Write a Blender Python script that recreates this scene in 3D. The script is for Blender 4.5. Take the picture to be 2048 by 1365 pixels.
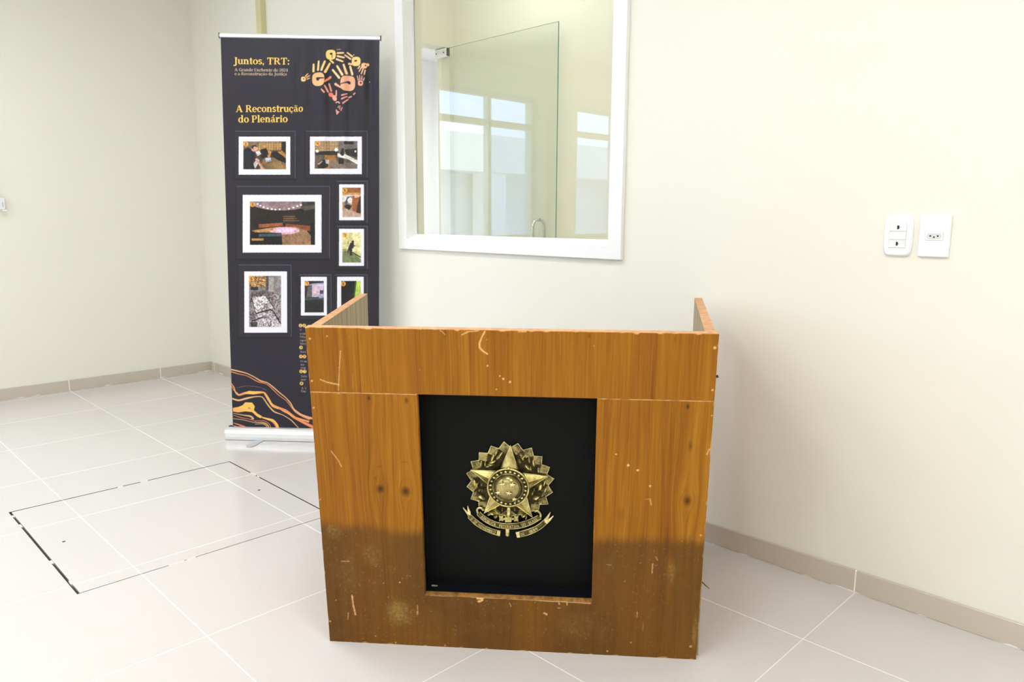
import bpy, bmesh, math, random
import numpy as np
from mathutils import Vector, Matrix

random.seed(4); rng = np.random.default_rng(7)
for o in list(bpy.data.objects): bpy.data.objects.remove(o)
SC = bpy.context.scene
COL = SC.collection

# ------------------------------------------------------------------ camera
FOC = 1491.38
CAM = np.array([5.6449, -2.3503, 1.1755])
CR = np.array([0.7053884577186289, 0.7088083970934325, 0.004216625092784878])
CU = np.array([-0.1183331394161896, 0.11189272007155443, 0.9866495260784842])
CF = np.array([-0.6988736594215315, 0.6964701539942884, -0.16280335611383906])
cd = bpy.data.cameras.new('camera'); cam = bpy.data.objects.new('camera', cd); COL.objects.link(cam)
cd.sensor_width = 36.0; cd.lens = FOC / 2048 * 36.0; cd.clip_start = 0.05
cam.matrix_world = Matrix(((CR[0], CU[0], -CF[0], CAM[0]), (CR[1], CU[1], -CF[1], CAM[1]), (CR[2], CU[2], -CF[2], CAM[2]), (0, 0, 0, 1)))
SC.camera = cam

# ------------------------------------------------------------------ sky, exposure
W = bpy.data.worlds.new('overcast_sky'); SC.world = W; W.use_nodes = True
wb = W.node_tree.nodes['Background']
wb.inputs[0].default_value = (0.66, 0.80, 1.0, 1); wb.inputs[1].default_value = 6.2
SC.view_settings.view_transform = 'Standard'; SC.view_settings.look = 'None'
SC.view_settings.gamma = 1.0; SC.view_settings.use_curve_mapping = False
SC.view_settings.exposure = 0.61
SC.cycles.max_bounces = 12; SC.cycles.diffuse_bounces = 6; SC.cycles.transparent_max_bounces = 16
LAMP_W = 8.4          # watts of each added ceiling panel of the room
CORR_W = 4.2          # of each added corridor panel
LAMP_C = (0.955, 0.985, 0.945)

# ------------------------------------------------------------------ measuring helpers (photograph -> plane coordinates)
def hom(O, e1, e2):
    Wm = np.stack([e1, e2, O - CAM], 1)
    M = np.stack([FOC*(CR@Wm) + 1024*(CF@Wm), -FOC*(CU@Wm) + 682.5*(CF@Wm), CF@Wm])
    return np.linalg.inv(M)
def ap(H, pts):
    p = np.atleast_2d(np.asarray(pts, float)); q = np.c_[p, np.ones(len(p))] @ H.T
    return q[:, :2] / q[:, 2:3]

# ------------------------------------------------------------------ materials
def s2l(c):
    return tuple((x/12.92 if x <= .04045 else ((x+.055)/1.055)**2.4) for x in [v/255 for v in c])
class NT:
    def __init__(s, name):
        s.m = bpy.data.materials.new(name); s.m.use_nodes = True; s.t = s.m.node_tree; s.b = s.t.nodes['Principled BSDF']
        s.out = s.t.nodes['Material Output']
    def n(s, typ, **kw):
        x = s.t.nodes.new(typ)
        for k, v in kw.items(): setattr(x, k, v)
        return x
    def l(s, a, b): s.t.links.new(a, b)
    def inp(s, node, i, v):
        if hasattr(v, 'is_linked') or isinstance(v, bpy.types.NodeSocket): s.l(v, node.inputs[i])
        else: node.inputs[i].default_value = v
    def math(s, op, a, b=0.0, c=0.0, clamp=False):
        x = s.n('ShaderNodeMath', operation=op, use_clamp=clamp)
        s.inp(x, 0, a); s.inp(x, 1, b); s.inp(x, 2, c); return x.outputs[0]
    def mix(s, f, a, b, blend='MIX'):
        x = s.n('ShaderNodeMix', data_type='RGBA', blend_type=blend)
        s.inp(x, 0, f)
        for i, v in ((6, a), (7, b)):
            if isinstance(v, tuple): v = v if len(v) == 4 else (*v, 1)
            s.inp(x, i, v)
        return x.outputs[2]
    def sep(s, v):
        x = s.n('ShaderNodeSeparateXYZ'); s.l(v, x.inputs[0]); return x.outputs
    def comb(s, a, b, c):
        x = s.n('ShaderNodeCombineXYZ'); s.inp(x, 0, a); s.inp(x, 1, b); s.inp(x, 2, c); return x.outputs[0]
    def noise(s, v, scale=5, detail=3, rough=.5):
        x = s.n('ShaderNodeTexNoise'); s.l(v, x.inputs['Vector']); x.inputs['Scale'].default_value = scale
        x.inputs['Detail'].default_value = detail; x.inputs['Roughness'].default_value = rough; return x.outputs['Fac']
    def ramp(s, f, stops):
        x = s.n('ShaderNodeValToRGB'); s.l(f, x.inputs[0]); e = x.color_ramp.elements
        while len(e) < len(stops): e.new(.5)
        for i, (p, c) in enumerate(stops): e[i].position = p; e[i].color = (*c, 1) if len(c) == 3 else c
        return x.outputs[0]
    def pos(s): return s.n('ShaderNodeNewGeometry').outputs['Position']
    def obj(s): return s.n('ShaderNodeTexCoord').outputs['Object']
    def base(s, c): s.inp(s.b, 'Base Color', c if not isinstance(c, tuple) else (*c[:3], 1))
    def set(s, rough=.5, metal=0, spec=.5, coat=0):
        s.b.inputs['Roughness'].default_value = rough; s.b.inputs['Metallic'].default_value = metal
        s.b.inputs['Specular IOR Level'].default_value = spec; s.b.inputs['Coat Weight'].default_value = coat
    def bump(s, h, strength=.2, dist=.002):
        x = s.n('ShaderNodeBump'); s.l(h, x.inputs['Height']); x.inputs['Strength'].default_value = strength
        x.inputs['Distance'].default_value = dist; s.l(x.outputs[0], s.b.inputs['Normal'])

def plain(name, col, rough=.5, metal=0, var=.04, scale=30, spec=.5, coat=0, bump=0):
    """a plain material with a little procedural mottling"""
    n = NT(name); f = n.noise(n.obj(), scale, 3)
    a = tuple(x*(1-var) for x in col); b = tuple(min(1, x*(1+var)) for x in col)
    n.base(n.mix(f, a, b)); n.set(rough, metal, spec, coat)
    if bump: n.bump(f, bump)
    return n.m

def mat_wall(name, col):
    n = NT(name); p = n.pos()
    f = n.noise(p, 2.2, 2); n.base(n.mix(f, tuple(x*.985 for x in col), col))
    n.bump(n.noise(p, 160, 4), .05, .001); n.set(.55, spec=.3); return n.m
CREAM = (.81, .79, .715)
M_wall = mat_wall('cream_wall_paint', CREAM)
M_ceil = mat_wall('white_ceiling_paint', (.88, .88, .87))
M_corr = mat_wall('yellow_cream_paint', (.80, .77, .63))
M_hallwall = mat_wall('white_hall_paint', (.84, .84, .86))
M_conduit = mat_wall('olive_cream_paint', (.66, .62, .36))

TX0, TY0, TS = 1.261, -0.985, 0.598
def tile_mask(n, c, o, half=.0022):
    f = n.math('FRACT', n.math('DIVIDE', n.math('SUBTRACT', c, o - 100*TS), TS))
    d = n.math('ABSOLUTE', n.math('SUBTRACT', f, .5))
    return n.math('GREATER_THAN', d, .5 - half/TS)
def mat_tile(name, skirt=None):
    n = NT(name); p = n.pos(); x, y, z = n.sep(p)
    f = n.noise(p, 1.5, 3); f2 = n.noise(p, 60, 3)
    tile = n.mix(f, (.612, .578, .568), (.645, .61, .60)) if skirt is None else n.mix(f, (.53, .465, .40), (.59, .525, .455))
    tile = n.mix(n.math('MULTIPLY', f2, .12), tile, (.55, .5, .45))
    if skirt is None:
        g = n.math('MAXIMUM', n.math('MULTIPLY', tile_mask(n, x, TX0, .0012), .8), tile_mask(n, y, TY0, .0014))
    elif skirt == 'x': g = tile_mask(n, x, TX0 - .002)
    else: g = tile_mask(n, y, TY0)
    if skirt: # grout smears along the foot of the skirting
        sm = n.math('LESS_THAN', z, n.math('MULTIPLY', n.math('SUBTRACT', n.noise(p, 9, 4), .50), .045))
        g = n.math('MAXIMUM', g, sm)
    n.base(n.mix(g, tile, (.90, .88, .86)))
    r = n.math('MULTIPLY_ADD', g, .4, .17); n.inp(n.b, 'Roughness', r)
    n.b.inputs['Specular IOR Level'].default_value = .5
    n.bump(n.math('MULTIPLY', g, -1.0), .3, .0006)
    return n.m
M_tile = mat_tile('beige_porcelain_tile'); M_skx = mat_tile('beige_skirting_tile', 'x'); M_sky = mat_tile('beige_skirting_tile', 'y')

M_white = plain('white_gloss_paint', (.86, .86, .87), .35, var=.01)
M_plastic = plain('white_plastic', (.85, .85, .87), .3, var=.01)
M_plastic2 = plain('white_plastic_module', (.80, .80, .83), .35, var=.01)
M_black = plain('black_hole', (.01, .01, .012), .6)
M_dkgap = plain('dark_gap_dirt', (.040, .024, .016), .9, var=.6, scale=40)
M_alu = plain('silver_aluminium', (.80, .81, .84), .32, .55, var=.02)
M_steel = plain('polished_steel', (.75, .75, .74), .18, 1, var=.02)
M_dark = plain('dark_grey_plastic', (.045, .045, .05), .45)
M_frame_alu = plain('white_window_aluminium', (.62, .63, .65), .4, .1, var=.02)
M_concrete = plain('pale_render', (.80, .80, .82), .8, var=.06, scale=3)
M_concrete2 = plain('grey_render', (.66, .67, .74), .8, var=.08, scale=3)
M_ground = plain('grey_asphalt', (.58, .58, .60), .9, var=.15, scale=4)
M_whiteout = plain('white_render', (.85, .85, .86), .7, var=.02, scale=3)

def mat_glass(name, tint, refl=1.0, ior=1.5):
    n = NT(name); t = n.n('ShaderNodeBsdfTransparent'); g = n.n('ShaderNodeBsdfGlossy'); mx = n.n('ShaderNodeMixShader'); fr = n.n('ShaderNodeFresnel')
    f = n.noise(n.obj(), 3, 2)
    n.l(n.mix(f, tuple(x*.99 for x in tint), tint), t.inputs[0]); g.inputs['Roughness'].default_value = .003; bf = n.n('ShaderNodeNewGeometry').outputs['Backfacing']; n.l(n.math('MULTIPLY_ADD', bf, 1/ior-ior, ior), fr.inputs[0])
    n.l(n.math('MULTIPLY', fr.outputs[0], refl, clamp=True), mx.inputs[0]); n.l(t.outputs[0], mx.inputs[1]); n.l(g.outputs[0], mx.inputs[2])
    n.l(mx.outputs[0], n.out.inputs[0]); n.t.nodes.remove(n.b); return n.m
M_glass = mat_glass('clear_window_glass', (.985, .99, .98))
M_doorglass = mat_glass('clear_door_glass', (.965, .98, .97))
M_film = mat_glass('blue_film_glass', (.78, .84, .97))
M_edge = plain('green_glass_edge', (.16, .30, .30), .15, var=.2, scale=4)

def mat_emit(name, col, st):
    n = NT(name); e = n.n('ShaderNodeEmission'); e.inputs[0].default_value = (*col, 1); e.inputs[1].default_value = st
    n.l(e.outputs[0], n.out.inputs[0]); n.t.nodes.remove(n.b); return n.m
M_lamp = mat_emit('led_diffuser', LAMP_C, 3.0)

def mat_veneer():
    n = NT('imbuia_wood_veneer')
    ga = n.n('ShaderNodeAttribute', attribute_name='grain').outputs['Vector']     # (u warped round the knots, v, leaf)
    we = n.n('ShaderNodeAttribute', attribute_name='wear').outputs['Color']       # scratch, knot, mud
    u, v, leaf = n.sep(ga)
    sc, kn, mud = n.sep(we); dust = n.t.nodes[we.node.name].outputs['Alpha']
    fine = n.noise(n.comb(n.math('MULTIPLY', u, 260), n.math('MULTIPLY', v, 5), leaf), 1, 4, .65)
    mid = n.noise(n.comb(n.math('MULTIPLY', u, 62), n.math('MULTIPLY', v, 1.3), leaf), 1, 3, .55)
    broad = n.noise(n.comb(n.math('MULTIPLY', u, 13), n.math('MULTIPLY', v, .9), leaf), 1, 2)
    w = n.math('ADD', n.math('MULTIPLY', fine, .42), n.math('ADD', n.math('MULTIPLY', mid, .40), n.math('MULTIPLY', broad, .30)))
    col = n.ramp(w, [(.36, s2l((104, 59, 5))), (.48, s2l((136, 83, 11))), (.58, s2l((153, 98, 15))), (.72, s2l((171, 116, 30)))])
    lf = n.noise(n.comb(n.math('MULTIPLY', leaf, 7.3), 0.0, 0.0), 3, 0)
    col = n.mix(n.math('MULTIPLY', n.math('SUBTRACT', lf, .35, clamp=True), .9), col, s2l((138, 78, 16)))
    col = n.mix(kn, col, s2l((58, 28, 8)))
    grit = n.noise(n.comb(n.math('MULTIPLY', u, 24), n.math('MULTIPLY', v, 24), 0.0), 1, 5, .7)
    mudc = n.mix(grit, s2l((72, 44, 12)), s2l((100, 70, 32)))
    col = n.mix(n.math('MULTIPLY', mud, .84), col, mudc)
    col = n.mix(dust, col, s2l((150, 124, 66)))
    col = n.mix(sc, col, s2l((226, 178, 120)))
    n.base(col); n.inp(n.b, 'Roughness', n.math('MULTIPLY_ADD', mud, .25, .42)); n.b.inputs['Specular IOR Level'].default_value = .2
    n.bump(fine, .06, .0006)
    return n.m
M_veneer = mat_veneer()
def mat_wood(name, c0, c1, su, sv):
    n = NT(name); x, y, z = n.sep(n.obj())
    f = n.noise(n.comb(n.math('MULTIPLY', x, su), n.math('MULTIPLY', y, su), n.math('MULTIPLY', z, sv)), 1, 4, .6)
    n.base(n.ramp(f, [(.3, c0), (.7, c1)])); n.set(.6, spec=.3); return n.m
M_edgewood = mat_wood('bare_edge_wood', s2l((188, 134, 92)), s2l((216, 168, 126)), 40, 40)
M_raw = mat_wood('raw_grey_plywood', s2l((138, 118, 84)), s2l((190, 172, 136)), 60, 1.5)
M_sidewood = mat_wood('side_wood_veneer', s2l((130, 74, 12)), s2l((172, 106, 24)), 60, 1.2)
M_ledge = mat_wood('scuffed_ledge_wood', s2l((96, 60, 18)), s2l((160, 112, 52)), 70, 30)
M_blackpanel = plain('black_laminate', (.0045, .0045, .0047), .6, var=.25, scale=200, spec=.12)
M_blackgloss = plain('black_satin_strip', (.005, .0055, .009), .35, var=.4, scale=30, spec=.3)

def mat_brass(name, c0, c1, rough, scale=60):
    n = NT(name); f = n.noise(n.obj(), scale, 5, .65); n.base(n.ramp(f, [(.34, c0), (.62, c1)])); n.set(rough, .85); return n.m
M_brass = mat_brass('aged_brass', (.24, .185, .055), (.80, .69, .28), .30, 26)
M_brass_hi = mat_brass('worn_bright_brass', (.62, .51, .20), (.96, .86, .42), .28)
M_brass_dk = mat_brass('dark_patina_brass', (.012, .010, .005), (.085, .062, .024), .55, 70)  # patina of the recesses; on star sides it paints shadow
M_brass_mid = mat_brass('brown_patina_brass', (.045, .036, .013), (.46, .38, .16), .4, 60)

M_globe = mat_brass('globe_brass', (.20, .155, .055), (.50, .42, .18), .24, 40)
M_ribbon = mat_brass('dull_ribbon_brass', (.035, .028, .011), (.17, .135, .05), .45, 60)
M_leaf = mat_brass('leaf_brass', (.42, .34, .12), (.95, .84, .38), .30, 120)

# ------------------------------------------------------------------ mesh helpers
class MB:
    def __init__(s): s.v = []; s.f = []; s.mi = []; s.sm = []
    def add(s, vs, fs, mi=0, sm=False):
        b = len(s.v); s.v += [tuple(map(float, p)) for p in vs]
        for f in fs: s.f.append([b+i for i in f]); s.mi.append(mi); s.sm.append(sm)
        return s
    def box(s, x0, x1, y0, y1, z0, z1, mi=0):
        vs = [(x, y, z) for z in (z0, z1) for y in (y0, y1) for x in (x0, x1)]
        return s.add(vs, [(0, 2, 3, 1), (4, 5, 7, 6), (0, 1, 5, 4), (2, 6, 7, 3), (0, 4, 6, 2), (1, 3, 7, 5)], mi)
    def quad(s, a, b, c, d, mi=0): return s.add([a, b, c, d], [(0, 1, 2, 3)], mi)
    def prism(s, poly, z0, z1, mi=0, mi_side=None, bev=0.0):
        """extruded outline in x,y ; optional sloped shoulder of width bev"""
        p = np.array(poly, float)
        a = sum(p[i, 0]*p[(i+1) % len(p), 1] - p[(i+1) % len(p), 0]*p[i, 1] for i in range(len(p)))
        if a < 0: p = p[::-1]
        n = len(p); rings = [np.c_[p, np.full(n, z0)]]
        if bev:
            c = p.mean(0); t = np.roll(p, -1, 0) - np.roll(p, 1, 0); t /= np.linalg.norm(t, axis=1)[:, None] + 1e-9
            q = p + np.c_[-t[:, 1], t[:, 0]]*bev
            rings += [np.c_[p, np.full(n, z1-bev)], np.c_[q, np.full(n, z1)]]
        else: rings += [np.c_[p, np.full(n, z1)]]
        vs = np.concatenate(rings); fs = []
        for r in range(len(rings)-1):
            for i in range(n):
                j = (i+1) % n; fs.append((r*n+i, r*n+j, (r+1)*n+j, (r+1)*n+i))
        s.add(vs, fs, mi if mi_side is None else mi_side)
        k = len(s.v) - len(vs); L = (len(rings)-1)*n
        s.f.append([k+L+i for i in range(n)]); s.mi.append(mi); s.sm.append(False)
        s.f.append([k+i for i in range(n)][::-1]); s.mi.append(mi); s.sm.append(False)
        return s
    def tube(s, pts, r, n=10, mi=0, caps=True):
        P = [Vector(p) for p in pts]; rr = r if hasattr(r, '__len__') else [r]*len(P); b = len(s.v); up = None
        for i, p in enumerate(P):
            t = (P[min(i+1, len(P)-1)] - P[max(i-1, 0)]).normalized()
            if up is None: up = t.orthogonal().normalized()
            up = (up - t*up.dot(t)).normalized(); w = t.cross(up)
            for k in range(n):
                a = 2*math.pi*k/n; s.v.append(tuple(p + (up*math.cos(a) + w*math.sin(a))*rr[i]))
        for i in range(len(P)-1):
            for k in range(n):
                s.f.append([b+i*n+k, b+i*n+(k+1) % n, b+(i+1)*n+(k+1) % n, b+(i+1)*n+k]); s.mi.append(mi); s.sm.append(True)
        if caps:
            s.f.append([b+k for k in range(n)][::-1]); s.mi.append(mi); s.sm.append(False)
            s.f.append([b+(len(P)-1)*n+k for k in range(n)]); s.mi.append(mi); s.sm.append(False)
        return s
    def dome(s, c, rx, ry, h, ang=0, mi=0, n=16, m=5):
        """half ellipsoid sitting on a plane, x,y turned by ang"""
        ca, sa = math.cos(ang), math.sin(ang); vs = []; fs = []
        for j in range(m):
            a = j/m*math.pi/2
            for k in range(n):
                t = 2*math.pi*k/n; x = rx*math.cos(a)*math.cos(t); y = ry*math.cos(a)*math.sin(t)
                vs.append((c[0]+x*ca-y*sa, c[1]+x*sa+y*ca, c[2]+h*math.sin(a)))
        vs.append((c[0], c[1], c[2]+h))
        for j in range(m-1):
            for k in range(n): fs.append((j*n+k, j*n+(k+1) % n, (j+1)*n+(k+1) % n, (j+1)*n+k))
        for k in range(n): fs.append(((m-1)*n+k, (m-1)*n+(k+1) % n, m*n))
        return s.add(vs, fs, mi, True)
    def build(s, name, mats, parent=None, bevel=0, seg=2, mw=None):
        me = bpy.data.meshes.new(name); me.from_pydata(s.v, [], s.f)
        for m in (mats if isinstance(mats, (list, tuple)) else [mats]): me.materials.append(m)
        me.polygons.foreach_set('material_index', s.mi); me.polygons.foreach_set('use_smooth', s.sm)
        if bevel:
            bm = bmesh.new(); bm.from_mesh(me)
            bmesh.ops.remove_doubles(bm, verts=bm.verts, dist=1e-6)
            es = [e for e in bm.edges if len(e.link_faces) == 2 and e.calc_face_angle() > .6]
            bmesh.ops.bevel(bm, geom=es, offset=bevel, segments=seg, affect='EDGES', profile=.5); bm.to_mesh(me); bm.free()
        me.update()
        o = bpy.data.objects.new(name, me); COL.objects.link(o)
        if parent is not None: o.parent = parent
        if mw is not None: o.matrix_basis = mw
        return o
def empty(name, loc, rz=0):
    o = bpy.data.objects.new(name, None); COL.objects.link(o); o.location = loc; o.rotation_euler = (0, 0, rz); o.empty_display_size = .1; return o
def tag(o, label=None, cat=None, group=None, kind=None):
    for k, v in (('label', label), ('category', cat), ('group', group), ('kind', kind)):
        if v: o[k] = v
    return o
def struct(o, label, cat):
    return tag(o, label, cat, kind='structure')
GL = {}
def glyph(ch):
    """triangles of one letter of the built-in typeface"""
    if ch not in GL:
        c = bpy.data.curves.new('t', 'FONT'); c.body = ch; c.resolution_u = 3; o = bpy.data.objects.new('t', c)
        me = bpy.data.meshes.new_from_object(o); me.calc_loop_triangles()
        v = np.array([p.co[:] for p in me.vertices]).reshape(-1, 3)[:, :2]; t = [tuple(x.vertices) for x in me.loop_triangles]
        GL[ch] = (v, t); bpy.data.objects.remove(o); bpy.data.curves.remove(c); bpy.data.meshes.remove(me)
    return GL[ch]

# ================================================================== THE SETTING
H = 2.95; RX = 7.0; RY = -6.4; WT = 0.095
WX0, WX1, WZ0, WZ1 = 2.535, 3.838, 1.066, 2.42         # opening of the inner window
HX0, HX1, HY0, HY1 = 2.207, 3.133, -1.775, -0.861       # the floor hatch
m = MB()
for x0, x1, y0, y1 in ((-.2, RX, RY, HY0), (-.2, RX, HY1, 0), (-.2, HX0, HY0, HY1), (HX1, RX, HY0, HY1)):
    m.quad((x0, y0, 0), (x1, y0, 0), (x1, y1, 0), (x0, y1, 0))
for a, b in (((HX0, HY0), (HX1, HY0)), ((HX1, HY0), (HX1, HY1)), ((HX1, HY1), (HX0, HY1)), ((HX0, HY1), (HX0, HY0))):
    m.quad((*a, 0), (*b, 0), (*b, -.06), (*a, -.06), 1)
m.quad((HX0, HY0, -.06), (HX1, HY0, -.06), (HX1, HY1, -.06), (HX0, HY1, -.06), 1)
struct(m.build('floor', [M_tile, M_dkgap]), 'glossy pale beige tiled floor of the room', 'floor')
m = MB().quad((-.2, RY, H), (-.2, 0, H), (RX, 0, H), (RX, RY, H))
struct(m.build('ceiling', M_ceil), 'white ceiling of the room', 'ceiling')
m = MB()
m.box(-1.2, WX0, 0, WT, 0, H+.1); m.box(WX1, RX+.2, 0, WT, 0, H+.1); m.box(WX0, WX1, 0, WT, 0, WZ0-.02); m.box(WX0, WX1, 0, WT, WZ1, H+.1)
struct(m.build('wall_back', M_wall), 'cream wall with the white framed window and sockets', 'wall')
# left wall with two daylight windows just outside the picture
WIN = ((-3.56, -2.20), (-5.75, -4.20)); LZ0, LZ1 = 0.95, 2.43
m = MB(); ys = [RY]
for a, b in sorted(WIN): ys += [a, b]
ys.append(0.0)
for i in range(0, len(ys), 2): m.box(-.2, 0, ys[i], ys[i+1], 0, H+.1)
for a, b in WIN: m.box(-.2, 0, a, b, 0, LZ0); m.box(-.2, 0, a, b, LZ1, H+.1)
struct(m.build('wall_left', M_wall), 'plain cream wall at the left of the room', 'wall')
struct(MB().box(RX, RX+.2, RY, 0, 0, H+.1).build('wall_right', M_wall), 'cream wall at the right end of the room', 'wall')
struct(MB().box(-.2, RX+.2, RY-.2, RY, 0, H+.1).build('wall_front', M_wall), 'cream wall behind the viewer', 'wall')
SKH = .074
struct(MB().box(0, RX, -.009, 0, 0, SKH).build('baseboard_back', M_skx, bevel=.0015, seg=1), 'beige tile skirting along the wall with the window', 'baseboard')
struct(MB().box(0, .009, RY, -.009, 0, SKH).build('baseboard_left', M_sky, bevel=.0015, seg=1), 'beige tile skirting along the left wall', 'baseboard')
struct(MB().box(1.062, 1.126, -.035, 0, SKH, H).build('trim_1', M_conduit, bevel=.002, seg=1), 'olive cream boxed conduit strip rising behind the banner', 'trim')

# the inner window
w = struct(empty('window_1', (3.18, 0, WZ0)), 'white framed fixed glass window looking into the corridor', 'window')
def wl(p): return (p[0]-3.18, p[1], p[2]-WZ0)
m = MB(); ox0, ox1, oz0, oz1, yf = 2.474, 3.895, 1.018, 2.48, -.020
m.box(ox0-3.18, WX0+.004-3.18, yf, 0, oz0-WZ0, oz1-WZ0); m.box(WX1-.002-3.18, ox1-3.18, yf, 0, oz0-WZ0, oz1-WZ0)
m.box(WX0+.004-3.18, WX1-.002-3.18, yf, 0, oz0-WZ0, 0.002); m.box(WX0+.004-3.18, WX1-.002-3.18, yf, 0, WZ1-.004-WZ0, oz1-WZ0)
m.build('casing', M_white, w, bevel=.0015, seg=2)
m = MB(); PY = .048
m.box(WX0-3.18, WX0+.006-3.18, yf+.001, PY+.006, 0, WZ1-WZ0); m.box(WX1-.006-3.18, WX1-3.18, yf+.001, PY+.006, 0, WZ1-WZ0)
m.box(WX0-3.18, WX1-3.18, yf+.001, PY+.006, WZ1-.006-WZ0, WZ1-WZ0)
m.box(WX0+.006-3.18, WX0+.009-3.18, PY-.012, PY-.004, .03, WZ1-WZ0-.01)
m.build('jamb', M_white, w)
a, b = WX0-3.18, WX1-3.18
m = MB().add([(x, y, z) for x in (a, b) for y, z in ((yf+.004, -.006), (yf+.004, .0045), (PY-.002, .026), (PY+.006, .026), (PY+.006, -.006))],
             [(0, 5, 6, 1), (1, 6, 7, 2), (2, 7, 8, 3), (3, 8, 9, 4), (4, 9, 5, 0), (0, 1, 2, 3, 4), (9, 8, 7, 6, 5)])
m.build('sill', M_white, w)
MB().box(WX0+.006-3.18, WX1-.006-3.18, PY, PY+.006, .027, WZ1-.006-WZ0).build('pane', M_glass, w)

MB().box(WX0-3.18, WX0+.003-3.18, PY+.0065, WT+.002, .005, WZ1-.006-WZ0).build('jamb_lining', M_corr, w)['label'] = 'yellow cream wall reveal behind the glass'

# the two outside windows (seen only as reflections)
def out_window(name, ya, yb, muls, label, clear=()):
    w = struct(empty(name, (0, (ya+yb)/2, LZ0)), label, 'window'); cy = (ya+yb)/2; m = MB(); zt = 2.10 - LZ0; hh = LZ1-LZ0; f = .045
    for y0, y1 in [(ya, ya+f), (yb-f, yb)] + [(q-f/2, q+f/2) for q in muls]: m.box(-.13, -.06, y0-cy, y1-cy, 0, hh)
    m.box(-.13, -.06, ya-cy, yb-cy, 0, f); m.box(-.13, -.06, ya-cy, yb-cy, hh-f, hh); m.box(-.13, -.06, ya-cy, yb-cy, zt, zt+.06)
    m.build('frame', M_frame_alu, w); ed = [ya] + list(muls) + [yb]
    for i in range(len(ed)-1):
        for r, (z0, z1) in enumerate(((f, zt), (zt+.06, hh-f))):
            if (i, r) in clear: continue
            MB().box(-.10, -.095, ed[i]+.02-cy, ed[i+1]-.02-cy, z0, z1).build('pane', M_film, w)
    MB().box(-.24, .03, ya-cy-.03, yb-cy+.03, -.03, 0).build('sill', M_white, w)
out_window('window_2', *WIN[0], [-2.90], 'aluminium daylight window in the left wall nearer the banner', clear=((1, 0),))
out_window('window_3', *WIN[1], [-4.95], 'aluminium daylight window in the left wall further from the banner')
for ya, yb in WIN:       # portals only guide the sampling of the sky through the openings
    l = bpy.data.lights.new('sky_portal', 'AREA'); l.shape = 'RECTANGLE'; l.size = LZ1-LZ0; l.size_y = yb-ya
    l.cycles.is_portal = True; o = bpy.data.objects.new('sky_portal', l); COL.objects.link(o)
    o.location = (-.19, (ya+yb)/2, (LZ0+LZ1)/2); o.rotation_euler = (0, -math.pi/2, 0)

# what the daylight windows look out on
struct(MB().box(-40, -.2, -40, 30, -.5, -.3).build('ground', M_ground), 'grey paved ground outside the building', 'ground')
b = tag(empty('neighbour_building', (-9, -9, -.3)), 'pale rendered building across the yard outside', 'building')
MB().box(-4, 0, -16, 14, 0, 2.6).build('wall', M_concrete2, b); MB().box(-4.2, .8, -16.4, 14.4, 2.6, 3.5).build('roof_slab', M_concrete, b)
for y in (-8, -2.2, 4): MB().box(.2, .7, y, y+.7, 0, 2.6).build('column', M_whiteout, b)

# corridor beyond the inner window, and the bright hall beyond its doorway
ZD = 2.35; DX, DY = 1.4152, 1.2028; CY = 1.262
struct(MB().quad((DX, WT, 0), (RX, WT, 0), (RX, CY, 0), (DX, CY, 0)).build('floor_corridor', M_tile), 'beige tiled corridor floor', 'floor')
struct(MB().quad((DX, WT, 3.1), (DX, CY, 3.1), (RX, CY, 3.1), (RX, WT, 3.1)).build('ceiling_corridor', M_ceil), 'white corridor ceiling', 'ceiling')
struct(MB().box(DX-.15, RX+.2, CY, CY+.1, 0, 3.2).build('wall_corridor_back', M_corr), 'cream corridor wall behind the glass door', 'wall')
m = MB(); m.box(DX-.13, DX, WT, CY, ZD+.008, 3.2); m.box(DX-.13, DX, CY-.035, CY, 0, ZD+.008); m.box(DX-.13, DX, WT, WT+.05, 0, ZD+.008)
struct(m.build('wall_corridor_left', M_corr), 'cream lintel wall over the glass door opening', 'wall')
struct(MB().box(RX, RX+.1, WT, CY, 0, 3.2).build('wall_corridor_right', M_wall), 'cream wall at the far end of the corridor', 'wall')
m = MB(); hx = -1.2
m.quad((hx, WT, 0), (DX-.13, WT, 0), (DX-.13, 3.6, 0), (hx, 3.6, 0), 0)
struct(m.build('floor_hall', M_tile), 'hall floor beyond the glass door', 'floor')
struct(MB().box(hx-.1, hx, WT, 3.6, 0, 2.9).box(hx, DX-.03, 3.6, 3.7, 0, 2.9).box(DX-.13, DX-.03, CY+.1, 3.6, 0, 2.9).build('wall_hall', M_hallwall), 'white hall walls beyond the glass door', 'wall')
struct(MB().quad((hx, WT, 2.9), (hx, 3.6, 2.9), (DX-.13, 3.6, 2.9), (DX-.13, WT, 2.9)).build('ceiling_hall', M_ceil), 'white hall ceiling', 'ceiling')

# frameless glass door, standing open against the corridor wall
d = struct(empty('door_1', (DX-.06, DY, 0)), 'frameless clear glass door standing open behind the window', 'door')
x0, x1 = .01, 2.468-DX+.06; t = .005
m = MB(); m.box(x0, x1, -t, t, .01, ZD)
m.mi = [0, 1, 0, 0, 0, 1]
m.build('glass_leaf', [M_doorglass, M_edge], d)
m = MB(); m.box(-.055, .072, -.014, .014, ZD-.055, ZD+.004)
pc = m.build('patch_hinge', M_alu, d, bevel=.006, seg=3)
MB().box(.0722, .080, -.013, .013, ZD-.052, ZD+.001).build('gasket', M_dark, pc, bevel=.002, seg=1)
m = MB()
for sx in (-.035, .045): m.tube([(sx, -.0142, ZD-.026), (sx, -.0165, ZD-.026)], .005, 10)
m.build('screw', M_dark, pc)
MB().box(-.02, .066, -.014, .014, .0, .05).build('patch_hinge', M_alu, d, bevel=.004)
hx_ = 2.3165-DX+.06; zt, zb = 1.165, .78
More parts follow.
